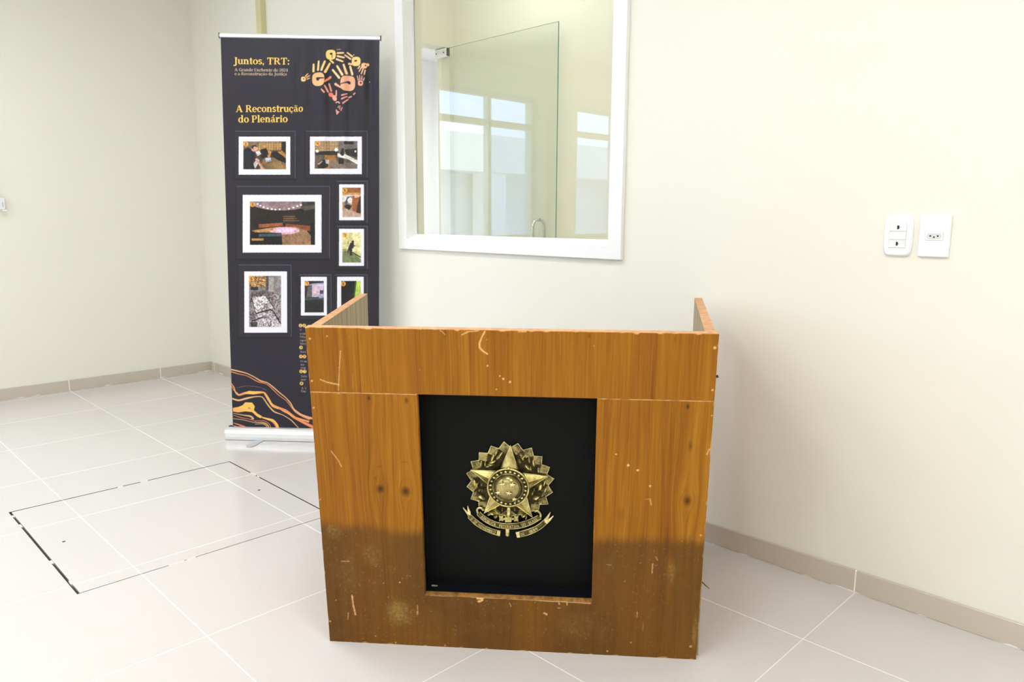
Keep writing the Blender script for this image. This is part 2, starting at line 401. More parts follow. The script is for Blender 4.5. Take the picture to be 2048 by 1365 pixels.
def cbar(sy):
    pts = []
    so = .048
    for k in range(9):
        a = k/8*math.pi/2; pts.append((hx_, sy*(t + .002 + (so-.0)*math.sin(a)*1.0), zt - so*(1-math.cos(a))))
    return pts
hroot = None
for sy in (-1, 1):
    top = cbar(sy); bot = [(x, y, zb + zt - z) for x, y, z in top][::-1]
    m = MB().tube(top + bot, .0095, 12)
    m.tube([(hx_, sy*t, zt), (hx_, sy*(t+.006), zt)], .0125, 14); m.tube([(hx_, sy*t, zb), (hx_, sy*(t+.006), zb)], .0125, 14)
    m.build('pull_handle', M_steel, d)
lx = 2.4696-DX+.06
MB().box(lx-.06, lx-.004, -.013, .013, .99, 1.052).build('lock_case', M_steel, d, bevel=.003)

# ------------------------------------------------------------------ ceiling lamps (out of view; panel grid added for even fill light)
def panel(name, x, y, z, w, label, group, watts):
    p = tag(empty(name, (x, y, z)), label, 'ceiling light', group)
    m = MB(); a = w/2; f = .02
    m.box(-a, a, -a, -a+f, -.012, 0); m.box(-a, a, a-f, a, -.012, 0); m.box(-a, -a+f, -a+f, a-f, -.012, 0); m.box(a-f, a, -a+f, a-f, -.012, 0)
    m.build('rim', M_white, p)
    MB().box(-a+f, a-f, -a+f, a-f, -.008, 0).build('diffuser', M_lamp, p)
    l = bpy.data.lights.new('lamp', 'AREA'); l.energy = watts; l.size = w-.05; l.color = LAMP_C; l.spread = math.radians(165)
    o = bpy.data.objects.new('lamp', l); COL.objects.link(o); o.parent = p; o.location = (0, 0, -.012)
for i, (x, y) in enumerate([(x, y) for y in (-1.75, -3.9, -5.6) for x in (1.6, 3.3, 4.9, 6.4)]):
    row = ('row along the window wall', 'middle row', 'row furthest from the window wall')[i//4]; c = ('first', 'second', 'third', 'last')[i % 4]
    panel('ceiling_light', x, y, H, .6, '%s square LED ceiling panel from the left wall, %s' % (c, row), 'LED ceiling panels', LAMP_W)
for x, c in ((2.4, 'nearest the glass door'), (4.4, 'in the middle'), (6.2, 'furthest from the glass door')):
    panel('ceiling_light', x, .68, 3.1, .45, 'square LED panel in the corridor ceiling %s' % c, 'corridor ceiling panels', CORR_W)  # unseen lamps added to bring the corridor up to the room's brightness
panel('ceiling_light', 0.2, 1.7, 2.9, .6, 'square LED panel in the hall ceiling', 'hall ceiling panels', 36)  # unseen lamp added in place of daylight in the hall

# ================================================================== FLOOR HATCH
h = tag(empty('floor_hatch', ((HX0+HX1)/2, (HY0+HY1)/2, 0)), 'square tiled inspection hatch lid set flush in the floor', 'hatch')
hw, hl = (HX1-HX0)/2, (HY1-HY0)/2
MB().box(-hw+.0068, hw-.005, -hl+.009, hl-.006, -.03, .0).build('lid', M_tile, h)
m = MB()
for x0, x1, y0, y1 in ((-hw, hw, -hl, -hl+.004), (-hw, hw, hl-.0015, hl), (-hw, -hw+.0015, -hl, hl), (hw-.0015, hw, -hl, hl)): m.box(x0, x1, y0, y1, -.05, -.001)
m.build('rim', M_dkgap, h)
pts = []
for fx, fy in ((127.6, 1084), (518, 981)):
    q = ap(hom(np.zeros(3), np.array([1., 0, 0]), np.array([0, 1., 0])), (fx, fy))[0]
    x, y = q[0]-(HX0+HX1)/2, q[1]-(HY0+HY1)/2
    MB().tube([(x, y, -.001), (x, y, .0006)], .0055, 12).build('lifting_hole', M_black, h)
# crumbs of grout still bridging the gap
M_grout = plain('white_grout', (.8, .78, .75), .8)
for x, y, a, b_ in ((-hw+.25, hl-.002, .05, .004), (-hw+.30, hl-.002, .02, .004), (hw*.55-.1, -hl+.004, .03, .007), (-hw+.06, -hl+.004, .018, .008), (-hw+.19, -hl+.003, .035, .006), (hw-.10, -hl+.007, .03, .004), (hw-.002, -.15, .004, .05), (hw-.002, -.10, .004, .03), (-hw+.002, .06, .004, .03), (-hw+.002, -.04, .004, .02)):
    MB().box(x-a/2, x+a/2, y-b_/2, y+b_/2, -.03, .0004).build('grout_crumb', M_grout, h)

# ================================================================== WALL SOCKETS
M_slotgrey = plain('shaded_slot_plastic', (.42, .42, .43), .5)  # even grey of the small triangle beside each slot
M_seam = plain('grey_module_seam', (.48, .48, .50), .6)
def rrect(w, hh, r, bulge=0, n=6):
    P = []
    for cx, cy, a0 in ((w/2-r, hh/2-r, 0), (-w/2+r, hh/2-r, 90), (-w/2+r, -hh/2+r, 180), (w/2-r, -hh/2+r, 270)):
        for k in range(n+1):
            a = math.radians(a0 + 90*k/n); P.append((cx + r*math.cos(a), cy + r*math.sin(a)))
    return P
RWALL = Matrix.Rotation(math.pi/2, 4, 'X')      # plate drawn in x,y -> stands on the wall facing -y
def bulged(w, hh, n=40):
    P = []
    for k in range(n*4):
        a = 2*math.pi*k/(n*4); c, s_ = math.cos(a), math.sin(a); e = 2/7.0
        x = w/2*abs(c)**e*math.copysign(1, c); y = hh/2*abs(s_)**e*math.copysign(1, s_)
        P.append((x*(1 - .10*(y/(hh/2))**2), y*(1 - .015*(x/(w/2))**2)))
    return P
s = tag(empty('wall_socket', (4.884, 0, 1.130)), 'rounded white wall plate with two small sockets, left of the flat plate', 'socket')
m = MB().prism(bulged(.080, .119), 0, .010, bev=.004); m.build('cover_plate', M_plastic, s, mw=RWALL)
MB().prism(rrect(.0465, .0715, .0015), .0085, .0104).build('module_bezel', M_seam, s, mw=RWALL)
for k, dz in enumerate((.0237, 0, -.0237)):
    nm = 'blank_module' if k == 1 else 'socket_module'
    q = MB().prism(rrect(.0455, .0228, .0012), .0085, .0118, bev=.0006).build(nm, M_plastic2, s, mw=RWALL @ Matrix.Translation((0, dz, 0)))
    if k != 1:
        mm = MB().prism(rrect(.0055, .0112, .0022), .0100, .0121); mm.build('plug_slot', M_black, q); MB().prism([(.0026, -.0035), (.0066, 0), (.0026, .0035)], .0100, .01205).build('plug_slot', M_slotgrey, q)
s = tag(empty('wall_socket', (4.980, 0, 1.130)), 'white flat square cornered wall plate with one three pin socket', 'socket')
MB().prism(rrect(.081, .118, .003), 0, .009, bev=.0025).build('cover_plate', M_plastic, s, mw=RWALL)
MB().prism(rrect(.0466, .0246, .0015), .0075, .0093).build('module_bezel', M_seam, s, mw=RWALL)
q = MB().prism(rrect(.0455, .0235, .0015), .0075, .0101, bev=.0004).build('socket_module', M_plastic2, s, mw=RWALL)
HX = [(-.0205, 0), (-.015, .0085), (.015, .0085), (.0205, 0), (.015, -.0085), (-.015, -.0085)]
MB().prism(HX, .0080, .0103, bev=.0002).build('hexagonal_face', plain('grey_white_plastic', (.66, .66, .66), .4, var=.02), q)
for dx, dz in ((-.0095, .0005), (0, -.0028), (.0095, .0005)):
    MB().tube([(dx, dz, .0095), (dx, dz, .0106)], .0024, 12).build('pin_hole', M_black, q)

# white cable hanging on the left wall at the edge of the picture
s = tag(empty('hanging_cable', (.03, -1.268, 1.25)), 'thin white cable with a small plastic connector hanging at the left wall', 'cable')
cpts = [(0, -.005, .035), (.0, -.009, .07), (-.002, -.016, .13), (-.006, -.03, .22), (-.012, -.055, .36), (-.018, -.09, .55), (-.022, -.13, .80), (-.024, -.17, 1.1), (-.024, -.2, 1.68)]
MB().tube(cpts, .0032, 8).build('cord', M_plastic, s)
c_ = MB().box(-.010, .012, -.03, .016, -.035, .038).build('connector', M_plastic2, s, bevel=.004)
MB().box(.0121, .0128, .001, .005, -.02, .01).build('mark', plain('grey_print', (.4, .4, .45), .5), c_)
MB().box(-.010, .012, .0, .024, -.046, -.036).build('clip', M_plastic, c_, bevel=.002)
#LECTERN
# ================================================================== LECTERN
LA = np.array([3.919998, -1.348021, 0.0]); LANG = math.radians(40.4626)
LX = np.array([math.cos(LANG), math.sin(LANG), 0]); LN = np.array([math.sin(LANG), -math.cos(LANG), 0])
TI = math.radians(5.8986); E2 = np.array([LN[0]*math.sin(TI), LN[1]*math.sin(TI), math.cos(TI)]); LOUT = np.cross(LX, E2)
HF = hom(LA, LX, E2)                                     # photograph -> front face (u along, v up)
RD = .060                                                # depth of the recess
HE = hom(LA - LOUT*RD, LX, E2)                           # photograph -> black panel at the back of the recess
LW, LH = 1.0115, .9098
lect = tag(empty('lectern', tuple(LA), LANG), 'worn wooden court lectern with water stained foot and brass coat of arms', 'lectern')
ct, st = math.cos(TI), math.sin(TI)
MF = Matrix(((1, 0, 0, 0), (0, -st, -ct, 0), (0, ct, -st, 0), (0, 0, 0, 1)))     # (u, v, outwards) -> lectern axes
def F6(pts): return ap(HF, [(600+x/2.3814, 570+y/2.3814) for x, y in pts])
def F7(pts): return ap(HF, [(600+x/2.481, 780+y/2.481) for x, y in pts])
def F8(pts): return ap(HF, [(1100+x/2.437, 780+y/2.437) for x, y in pts])
def F5(pts): return ap(HF, [(820+x/5.12, 1130+y/5.12) for x, y in pts])
S_LINES = [  # scratches : points, half width, strength
    (F6([(880, 222), (866, 250), (854, 280), (856, 300), (870, 315), (892, 330)]), .0021, .95),
    (F6([(770, 238), (800, 224), (850, 219)]), .0016, .8), (F6([(668, 218), (680, 226), (690, 238)]), .0012, .7),
    (F6([(1040, 223), (1076, 223)]), .0016, .8), (F6([(193, 315), (187, 400), (183, 505)]), .0010, .75),
    (F6([(98, 452), (130, 465), (186, 476)]), .0015, .85), (F6([(250, 430), (252, 500)]), .0007, .25),
    (F7([(258, 1022), (264, 1068), (275, 1118)]), .0024, .75), (F7([(155, 305), (170, 325), (190, 350), (206, 382)]), .0010, .8),
    (F7([(240, 1108), (238, 1140)]), .0010, .6), (F7([(205, 852), (245, 852)]), .0010, .5), (F7([(583, 1070), (585, 1115)]), .0010, .5),
    (F8([(488, 535), (494, 562)]), .0012, .7), (F8([(465, 535), (490, 532)]), .0008, .5), (F8([(500, 850), (497, 895)]), .0014, .55),
    (F8([(515, 815), (525, 832)]), .0012, .5), (F8([(765, 315), (775, 292), (792, 290), (784, 340)]), .0016, .8),
    (F8([(425, 1085), (425, 1110)]), .0010, .5), (F8([(275, 852), (300, 855)]), .0010, .3), (F8([(455, 1130), (452, 1180)]), .0007, .3),
    (F5([(160, 308), (300, 318), (480, 322), (600, 328), (700, 340)]), .0012, .75), (F5([(690, 345), (740, 345), (738, 372), (700, 378)]), .0032, .95),
    (F5([(740, 340), (980, 345), (1060, 352), (1300, 365), (1400, 374), (1560, 380), (1850, 398)]), .0013, .75),
    (F5([(1020, 395), (1035, 430)]), .0012, .5), (F5([(1525, 388), (1530, 408)]), .0022, .6), (F5([(1605, 390), (1610, 415)]), .0018, .6), (F5([(1515, 444), (1540, 446)]), .0014, .5),
    (F5([(1375, 498), (1398, 508)]), .0035, .8), (F5([(72, 480), (75, 512)]), .0012, .6),
]
S_DOTS = [(F6([p])[0], r, s) for p, r, s in [((952, 435), .0022, .95), ((968, 448), .0030, 1), ((1000, 463), .0030, 1), ((935, 498), .0020, .95), ((893, 386), .0026, .8), ((47, 257), .0026, .95),
    ((128, 245), .0022, .8), ((57, 458), .0028, .9), ((1976, 300), .0040, .85), ((1993, 288), .0025, .8), ((1965, 502), .0028, 1), ((65, 586), .0024, .85), ((184, 518), .0020, .7), ((1400, 290), .0018, .5), ((570, 405), .0016, .4), ((890, 262), .0016, .6)]]
S_DOTS += [(F7([p])[0], r, s) for p, r, s in [((178, 1045), .0018, .7), ((495, 957), .0024, .8), ((100, 545), .0018, .8), ((415, 960), .0018, .6), ((67, 92), .0018, .7), ((375, 1223), .0022, .6), ((475, 1256), .0028, .6), ((720, 1270), .0030, .5), ((150, 1150), .003, .6)]]
S_DOTS += [(F8([p])[0], r, s) for p, r, s in [((381, 369), .0036, 1), ((428, 393), .0034, 1), ((488, 470), .0032, 1), ((322, 315), .0024, .95), ((735, 710), .0026, .7), ((280, 1275), .0026, .8), ((395, 1233), .0022, .7), ((789, 126), .0022, .8), ((440, 845), .0014, .5), ((685, 1252), .004, .6), ((365, 935), .0016, .4)]]
KNOTS = [(F7([(400, 492)])[0], .0125, .013, .85), (F7([(525, 505)])[0], .0125, .014, .85), (F7([(342, 42)])[0], .006, .007, .8), (F7([(528, 54)])[0], .005, .009, .7), (F7([(372, 440)])[0], .004, .008, .35), (F7([(395, 380)])[0], .010, .004, .3), (F7([(520, 360)])[0], .010, .003, .3),
         (F8([(670, 542)])[0], .0125, .016, .8), (F8([(672, 83)])[0], .005, .007, .85), (F8([(684, 275)])[0], .006, .016, .5), (F8([(345, 610)])[0], .010, .03, .22),
         (F6([(1378, 243)])[0], .004, .006, .5), (F6([(690, 232)])[0], .006, .010, .35), (F6([(1785, 258)])[0], .003, .012, .4), (F6([(1847, 575)])[0], .004, .006, .5), (F6([(990, 240)])[0], .003, .006, .35)]
DUST = [(F7([(492, 1112)])[0], .036, .040, .75), (F7([(165, 705)])[0], .022, .022, .45), (F7([(360, 820)])[0], .028, .03, .25), (F7([(230, 900)])[0], .03, .06, .14), (F8([(590, 900)])[0], .012, .035, .35),
        (F8([(705, 1180)])[0], .006, .05, .6), (F8([(130, 1150)])[0], .05, .04, .2), (F8([(290, 860)])[0], .012, .03, .2), (F8([(270, 1190)])[0], .02, .04, .18)]
DARKS = [(F7([(168, 1170)])[0], .016, .020, .75), (F8([(290, 520)])[0], .01, .05, .0)]
LIGHT = [(F8([(580, 850)])[0], .012, .030, .55), (F8([(575, 1000)])[0], .007, .03, .35)]
vm = float(np.mean([F7([(200, 660)])[0][1], F8([(300, 712)])[0][1]]))       # high-water line
def vnoise1(x, seed, f):
    """smooth 1-D noise"""
    r = np.random.default_rng(seed).random(4096); t = x*f + 100; i = np.floor(t).astype(int); w = t - i; w = w*w*(3-2*w)
    return r[i % 4096]*(1-w) + r[(i+1) % 4096]*w
def vnoise2(x, y, seed, f, g):
    r = np.random.default_rng(seed).random((256, 256)); a = x*f+50; b = y*g+50; i = np.floor(a).astype(int); j = np.floor(b).astype(int)
    u = a-i; v = b-j; u = u*u*(3-2*u); v = v*v*(3-2*v); i %= 255; j %= 255
    return (r[i, j]*(1-u) + r[i+1, j]*u)*(1-v) + (r[i, j+1]*(1-u) + r[i+1, j+1]*u)*v
def wear(P):
    u, v = P[:, 0], P[:, 1]; n = len(u)
    sc = np.zeros(n); kn = np.zeros(n)
    for pts, hw, sg in S_LINES:
        hw *= .8
        for a, b in zip(pts[:-1], pts[1:]):
            sel = (u > min(a[0], b[0])-.006) & (u < max(a[0], b[0])+.006) & (v > min(a[1], b[1])-.006) & (v < max(a[1], b[1])+.006)
            if not sel.any(): continue
            p = P[sel]; d = b-a; t = np.clip(((p-a)@d)/(d@d), 0, 1); dd = np.linalg.norm(p-a-t[:, None]*d, axis=1)
            jag = .6 + .8*vnoise2(p[:, 0], p[:, 1], 5, 240, 240)
            sc[sel] = np.maximum(sc[sel], sg*np.clip((hw*jag + .0008 - dd)/.0012, 0, 1))
    for c, r, sg in S_DOTS:
        d = np.hypot(u-c[0], v-c[1]); sc = np.maximum(sc, sg*np.clip((r + .0004 - d)/.0013, 0, 1))
    # bright bruised line along the joint and along the edges
    jn = vnoise1(u, 11, 90)
    joint = np.clip((.0013 - np.abs(v-.7399))/.0008, 0, 1)*((u < .276) | (u > .726))*np.clip(.45 + 1.0*jn - .35*(u > .7), 0, 1)
    topc = np.clip((vnoise1(u, 12, 55)-.70)*.012 + .0009 - (LH-v), 0, .001)/.001*.85
    botc = np.clip((vnoise1(u, 13, 70)-.66)*.013 - v, 0, .001)/.001*.6
    lef = np.clip((vnoise1(v, 14, 60)-.62)*.006 - u, 0, .001)/.001*.6
    rig = np.clip((vnoise1(v, 15, 60)-.60)*.007 - (LW-u), 0, .001)/.001*.6
    sc = np.maximum.reduce([sc, joint, topc, botc, lef, rig])
    wob = .5 + vnoise2(u, v, 21, 26, 26)
    for c, ru, rv, sg in KNOTS:
        d = np.hypot((u-c[0])/ru, (v-c[1])/rv); kn = np.maximum(kn, sg*np.clip(1.25 - d*(.62+.38*wob), 0, 1)**1.2)
    # figure lines running out of the big knots
    for c, ru, rv, sg in KNOTS[:2] + KNOTS[7:8]:
        for s_ in (-1, 1):
            uu = c[0] + s_*(.004 + .010*np.exp(-((v-c[1])/.028)**2)) + .004*np.sin((v-c[1])*26+s_)
            kn = np.maximum(kn, .22*np.clip((.0016-np.abs(u-uu))/.001, 0, 1)*np.exp(-((v-c[1])/.10)**2)*(.5+vnoise1(v, 31, 40)))
    edge = vm + .016*(vnoise1(u, 41, 9)-.5) + .012*(vnoise1(u, 42, 30)-.5) + .010*(vnoise2(u, v, 43, 110, 20)-.5)
    mud = np.clip((edge - v)/.042 + .25, 0, 1); mud = mud*mud*(3-2*mud)*(.70 + .5*vnoise2(u, v, 44, 7, 5))
    for c, ru, rv, sg in LIGHT: mud *= 1 - sg*np.exp(-(((u-c[0])/ru)**2 + ((v-c[1])/rv)**2))
    mud = np.clip(mud, 0, 1)
    dust = np.zeros(n); g = vnoise2(u, v, 51, 420, 420)*.5 + vnoise2(u, v, 52, 200, 160)*.5; big = vnoise2(u, v, 53, 40, 30)
    for c, ru, rv, sg in DUST:
        e = np.exp(-(((u-c[0])/ru)**2 + ((v-c[1])/rv)**2)**2)
        dust = np.maximum(dust, np.clip(e*sg*(.2 + 1.7*np.clip(g+.35*big-.45, 0, 1)), 0, .8))
    for c, ru, rv, sg in DARKS: kn = np.maximum(kn, sg*np.exp(-(((u-c[0])/ru)**2 + ((v-c[1])/rv)**2)))
    spk = (g > .80)*(vnoise2(u, v, 54, 9, 9) > .55)*.12*(v < vm) + (g > .90)*.10
    sc = np.maximum(sc, spk)
    gu = u.copy()
    for c, ru, rv, sg in KNOTS:
        if sg > .6 and ru > .004: gu += (u-c[0])*-.75*np.exp(-((u-c[0])/(ru*2.4))**2 - ((v-c[1])/(rv*5))**2)
    gu += .004*np.sin(v*7 + u*31)*(v < .74)
    leaf = np.floor((u + .05)/.092) + 20*(v > .74)
    return np.stack([sc, kn, mud, dust], 1), np.stack([gu, v, leaf*1.7], 1)

def board(name, us, vs, hole, thick, edge_mat):
    nu, nv = len(us), len(vs); U, V = np.meshgrid(us, vs); P = np.stack([U.ravel(), V.ravel()], 1)
    idx = np.arange(nu*nv).reshape(nv, nu); q = np.stack([idx[:-1, :-1], idx[:-1, 1:], idx[1:, 1:], idx[1:, :-1]], -1)
    if hole:
        cu = (us[1:]+us[:-1])/2; cv = (vs[1:]+vs[:-1])/2; CU_, CV_ = np.meshgrid(cu, cv)
        keep = ~((CU_ > hole[0]) & (CU_ < hole[1]) & (CV_ > hole[2]) & (CV_ < hole[3])); q = q[keep]
    q = q.reshape(-1, 4); ed = np.concatenate([q[:, [0, 1]], q[:, [1, 2]], q[:, [2, 3]], q[:, [3, 0]]])
    key = np.sort(ed, 1); k1 = key[:, 0].astype(np.int64)*(nu*nv) + key[:, 1]; _, inv, cnt = np.unique(k1, return_inverse=True, return_counts=True)
    be = ed[cnt[inv] == 1]
    used = np.unique(be); mp = {int(a): nu*nv+i for i, a in enumerate(used)}
    vts = np.concatenate([np.c_[P, np.zeros(len(P))], np.c_[P[used], np.full(len(used), -thick)]])
    side = np.array([[a, mp[int(a)], mp[int(b)], b] for a, b in be])
    base = len(vts); u0, u1, v0, v1 = us[0], us[-1], vs[0], vs[-1]
    rects = [(u0, u1, v0, v1)] if not hole else [(u0, hole[0], v0, v1), (hole[1], u1, v0, v1), (hole[0], hole[1], v0, hole[2])] + ([(hole[0], hole[1], hole[3], v1)] if hole[3] < v1 - 1e-4 else [])
    bv, bf = [], []
    for a, b, c, d in rects:
        k = base + len(bv); bv += [(a, c, -thick), (b, c, -thick), (b, d, -thick), (a, d, -thick)]; bf.append((k+3, k+2, k+1, k))
    vts = np.concatenate([vts, np.array(bv)]); faces = np.concatenate([q, side, np.array(bf)])
    me = bpy.data.meshes.new(name); me.vertices.add(len(vts)); me.vertices.foreach_set('co', vts.ravel())
    me.loops.add(faces.size); me.loops.foreach_set('vertex_index', faces.ravel().astype(np.int32))
    me.polygons.add(len(faces)); me.polygons.foreach_set('loop_start', np.arange(0, faces.size, 4, dtype=np.int32)); me.polygons.foreach_set('loop_total', np.full(len(faces), 4, np.int32))
    mi = np.zeros(len(faces), np.int32)
    for i, (a, b) in enumerate(be):
        pa, pb = P[a], P[b]; j = len(q)+i
        mi[j] = edge_mat(pa, pb)
    mi[len(q)+len(side):] = 2
    for mm in (M_veneer, M_edgewood, M_raw, M_ledge): me.materials.append(mm)
    me.polygons.foreach_set('material_index', mi); me.update(); me.validate()
    w, g = wear(vts[:, :2]); n = len(vts); w[nu*nv:, 0] *= .3
    at = me.attributes.new('wear', 'FLOAT_COLOR', 'POINT'); at.data.foreach_set('color', w.astype(np.float32).ravel())
    at = me.attributes.new('grain', 'FLOAT_VECTOR', 'POINT'); at.data.foreach_set('vector', g.astype(np.float32).ravel())
    o = bpy.data.objects.new(name, me); COL.objects.link(o); o.parent = lect; o.matrix_basis = MF; return o
RU0, RU1, RV0, RV1 = .2755, .7275, .1615, .7395
ST = .0017
def ax_(a, *cuts):
    out = []; cs = [a] + list(cuts)
    for x, y in zip(cs[:-1], cs[1:]): out += list(np.linspace(x, y, max(2, int(round((y-x)/ST))+1))[:-1])
    return np.array(out + [cs[-1]])
board('lower_front_panel', ax_(0, RU0, RU1, LW), ax_(0.0, RV0, RV1), (RU0, RU1, RV0, 9), .020,
      lambda a, b: (3 if abs(a[1]-RV0) < 1e-5 and abs(b[1]-RV0) < 1e-5 else 0))
board('upper_front_panel', ax_(0, LW), ax_(.7400, LH), None, .024, lambda a, b: (1 if a[1] > LH-1e-5 and b[1] > LH-1e-5 else 0))
# side panels, splayed outwards towards the wall
def side(sgn):
    k = .125; T = .026
    def U(y, inn): return (-k*(y+.047) + (T if inn else 0)) if sgn < 0 else (LW + k*(y+.047) - (T if inn else 0))
    yb = .738; zt = LH*ct
    def yfr(z): return -math.tan(TI)*z + .0215
    vs = []
    for inn in (0, 1):
        for y, z in ((yfr(0), 0), (yb, 0), (yb, zt), (yfr(zt)+.003, zt)): vs.append((U(y, inn), y, z))
    m = MB(); fl = [((0, 1, 2, 3), 0), ((7, 6, 5, 4), 1), ((3, 2, 6, 7), 2), ((1, 5, 6, 2), 2), ((0, 3, 7, 4), 1), ((0, 4, 5, 1), 1)]
    for f, mi in fl: m.add(vs, [f if sgn < 0 else f[::-1]], mi)
    return m.build('side_panel', [M_sidewood, M_raw, M_edgewood], lect)
side(-1); rs = side(1)
m = MB().tube([(LW+.004, .03, .775), (LW+.024, .03, .775)], .0012, 8).tube([(LW+.022, .03, .775), (LW+.027, .03, .777)], .004, 8)
m.build('wall_hook', M_dark, lect)
MB().add([(LW+.002, .03, .222), (LW+.030, .022, .197), (LW+.028, .028, .193), (LW+.002, .045, .215), (LW+.002, .03, .215), (LW+.03, .02, .194)], [(0, 1, 2, 3), (4, 3, 2, 5), (0, 4, 5, 1), (1, 5, 2), (0, 3, 4)]).build('loose_splinter', M_ledge, lect)
# recess
m = MB(); a, b, c, d = RU0-.004, RU1+.004, RV0-.001, RV1+.004
m.box(RU0-.03, RU1+.03, RV0-.03, RV1+.03, -RD-.012, -RD)
m.build('recess_panel', M_blackpanel, lect, mw=MF)
m = MB(); m.box(a-.008, a, c, d, -RD, -.0202); m.box(b, b+.008, c, d, -RD, -.0202); m.box(a-.008, b+.008, d, d+.008, -RD, -.0202); m.box(a-.008, b+.008, c-.008, c, -RD, -.0202)
m.build('recess_lining', M_blackgloss, lect, mw=MF)
m = MB()
for p, r in ((F5([(205, 195)])[0], .006), (F5([(235, 190)])[0], .004)): m.dome((p[0], RV0+.001+.0, -.045), r, r*.5, .003, 0)
m.build('plaster_crumb', plain('grey_crumb', (.25, .24, .18), .9), lect, mw=MF)

# ---- coat of arms
def Ec(pts): return ap(HE, [(900+x/5.6875, 860+y/5.6875) for x, y in pts])
EC = Ec([(670, 614)])[0]; ES = float(np.linalg.norm(Ec([(670+480, 614)])[0]-EC))/480     # metres per unit of the drawing
ME = MF @ Matrix.Translation((0, 0, -RD)) @ Matrix.Diagonal((1, 1, .72, 1))
TIPS = [(615, 130), (470, 178), (335, 252), (240, 355), (190, 490), (195, 640), (240, 780), (330, 880), (470, 950), (670, 985), (860, 960), (1010, 905), (1118, 838), (1168, 705), (1183, 550), (1135, 420), (1048, 298), (930, 200), (775, 150), (693, 140)]
TIPS = TIPS[:-1]
m = MB(); tp = Ec(TIPS); n_ = len(tp); vs = [(EC[0], EC[1], .0098)]; fs = []
for i in range(n_):
    t0, t1 = tp[i], tp[(i+1) % n_]; mid = (t0+t1)/2; val = EC + (mid-EC)*(.885 if i not in (7, 8, 9, 10) else .96)
    b_ = len(vs); inn = EC + (t0-EC)*.74
    vs += [(*t0, .0055), (*val, .0065), (*t0, 0), (*val, 0), (*inn, .0098)]
mis = []
for i in range(n_):
    a_ = 1+5*i; c_ = 1+5*((i+1) % n_)
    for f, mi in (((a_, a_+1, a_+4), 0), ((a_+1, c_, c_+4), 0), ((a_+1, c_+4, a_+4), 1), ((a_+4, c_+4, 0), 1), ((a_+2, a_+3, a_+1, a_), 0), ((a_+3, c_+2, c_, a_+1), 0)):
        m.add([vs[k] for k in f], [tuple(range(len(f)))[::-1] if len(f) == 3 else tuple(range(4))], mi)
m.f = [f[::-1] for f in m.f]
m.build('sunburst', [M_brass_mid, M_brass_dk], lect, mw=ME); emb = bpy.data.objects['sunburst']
emb.name = 'coat_of_arms'; emb['label'] = 'aged brass coat of arms with star, wreath and lettered ribbons'
# bright rim running round the serrated edge
m = MB(); loop = []
for i in range(n_):
    t0, t1 = tp[i], tp[(i+1) % n_]; mid = (t0+t1)/2; val = EC + (mid-EC)*(.885 if i not in (7, 8, 9, 10) else .96); loop += [(*t0, .0058), (*val, .0066)]
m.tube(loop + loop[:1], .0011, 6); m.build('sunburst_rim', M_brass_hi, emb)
# wreath of coffee and tobacco : leaves
LEAVES = [(490, 300, 75, 26, 65), (490, 345, 70, 20, 20), (555, 290, 60, 22, 40), (580, 262, 50, 18, 50), (360, 370, 50, 24, 88), (408, 365, 45, 14, 95), (435, 395, 40, 14, 20), (320, 405, 30, 14, 60), (470, 372, 60, 12, 5), (530, 240, 40, 14, 45),
          (830, 290, 42, 16, 20), (835, 305, 42, 16, 110), (815, 270, 35, 14, 150), (850, 280, 30, 12, 70), (905, 325, 55, 16, 100), (955, 365, 62, 26, 105), (890, 410, 70, 22, 140), (1010, 440, 42, 22, 100), (760, 250, 28, 14, 140), (800, 340, 40, 12, 125), (925, 420, 40, 12, 110),
          (285, 590, 66, 42, 105), (275, 570, 60, 14, 110), (310, 610, 55, 12, 60), (365, 605, 20, 14, 90), (340, 665, 24, 12, 30), (370, 668, 20, 10, 120), (355, 745, 56, 36, 155), (380, 755, 50, 12, 150), (300, 700, 30, 14, 60), (330, 780, 40, 12, 170), (265, 640, 36, 12, 80),
          (1030, 630, 66, 40, 80), (1015, 640, 60, 12, 75), (1075, 590, 56, 18, 80), (1085, 660, 66, 20, 65), (985, 755, 62, 26, 15), (985, 760, 56, 10, 20), (1030, 800, 44, 14, 10), (940, 700, 44, 12, 75), (960, 660, 30, 12, 95), (1055, 715, 40, 12, 50), (975, 810, 30, 10, 35),
          (490, 930, 50, 24, 170), (545, 905, 45, 14, 140), (450, 940, 40, 12, 20), (570, 930, 30, 12, 100), (600, 880, 24, 12, 90), (840, 960, 44, 26, 20), (820, 935, 44, 12, 150), (870, 975, 30, 12, 60), (740, 885, 24, 12, 90), (785, 930, 34, 12, 30), (525, 965, 36, 10, 5)]
for i, (x, y, a, b, ang) in enumerate(LEAVES):
    p = Ec([(x, y)])[0]; r = math.radians(ang)
    m = MB().dome((p[0], p[1], .0110), a*.66*ES, b*.62*ES, .0135 + .003*(i % 3), r, 0, 14, 5)
    if a > 40:
        q = np.array([math.cos(r), math.sin(r)])*a*.5*ES
        m.tube([(*(p-q), .0105), (*p, .0250 + .003*(i % 3)), (*(p+q), .0105)], .0009, 6, 1)
    m.build('wreath_leaf', [M_leaf, M_brass_hi], emb)
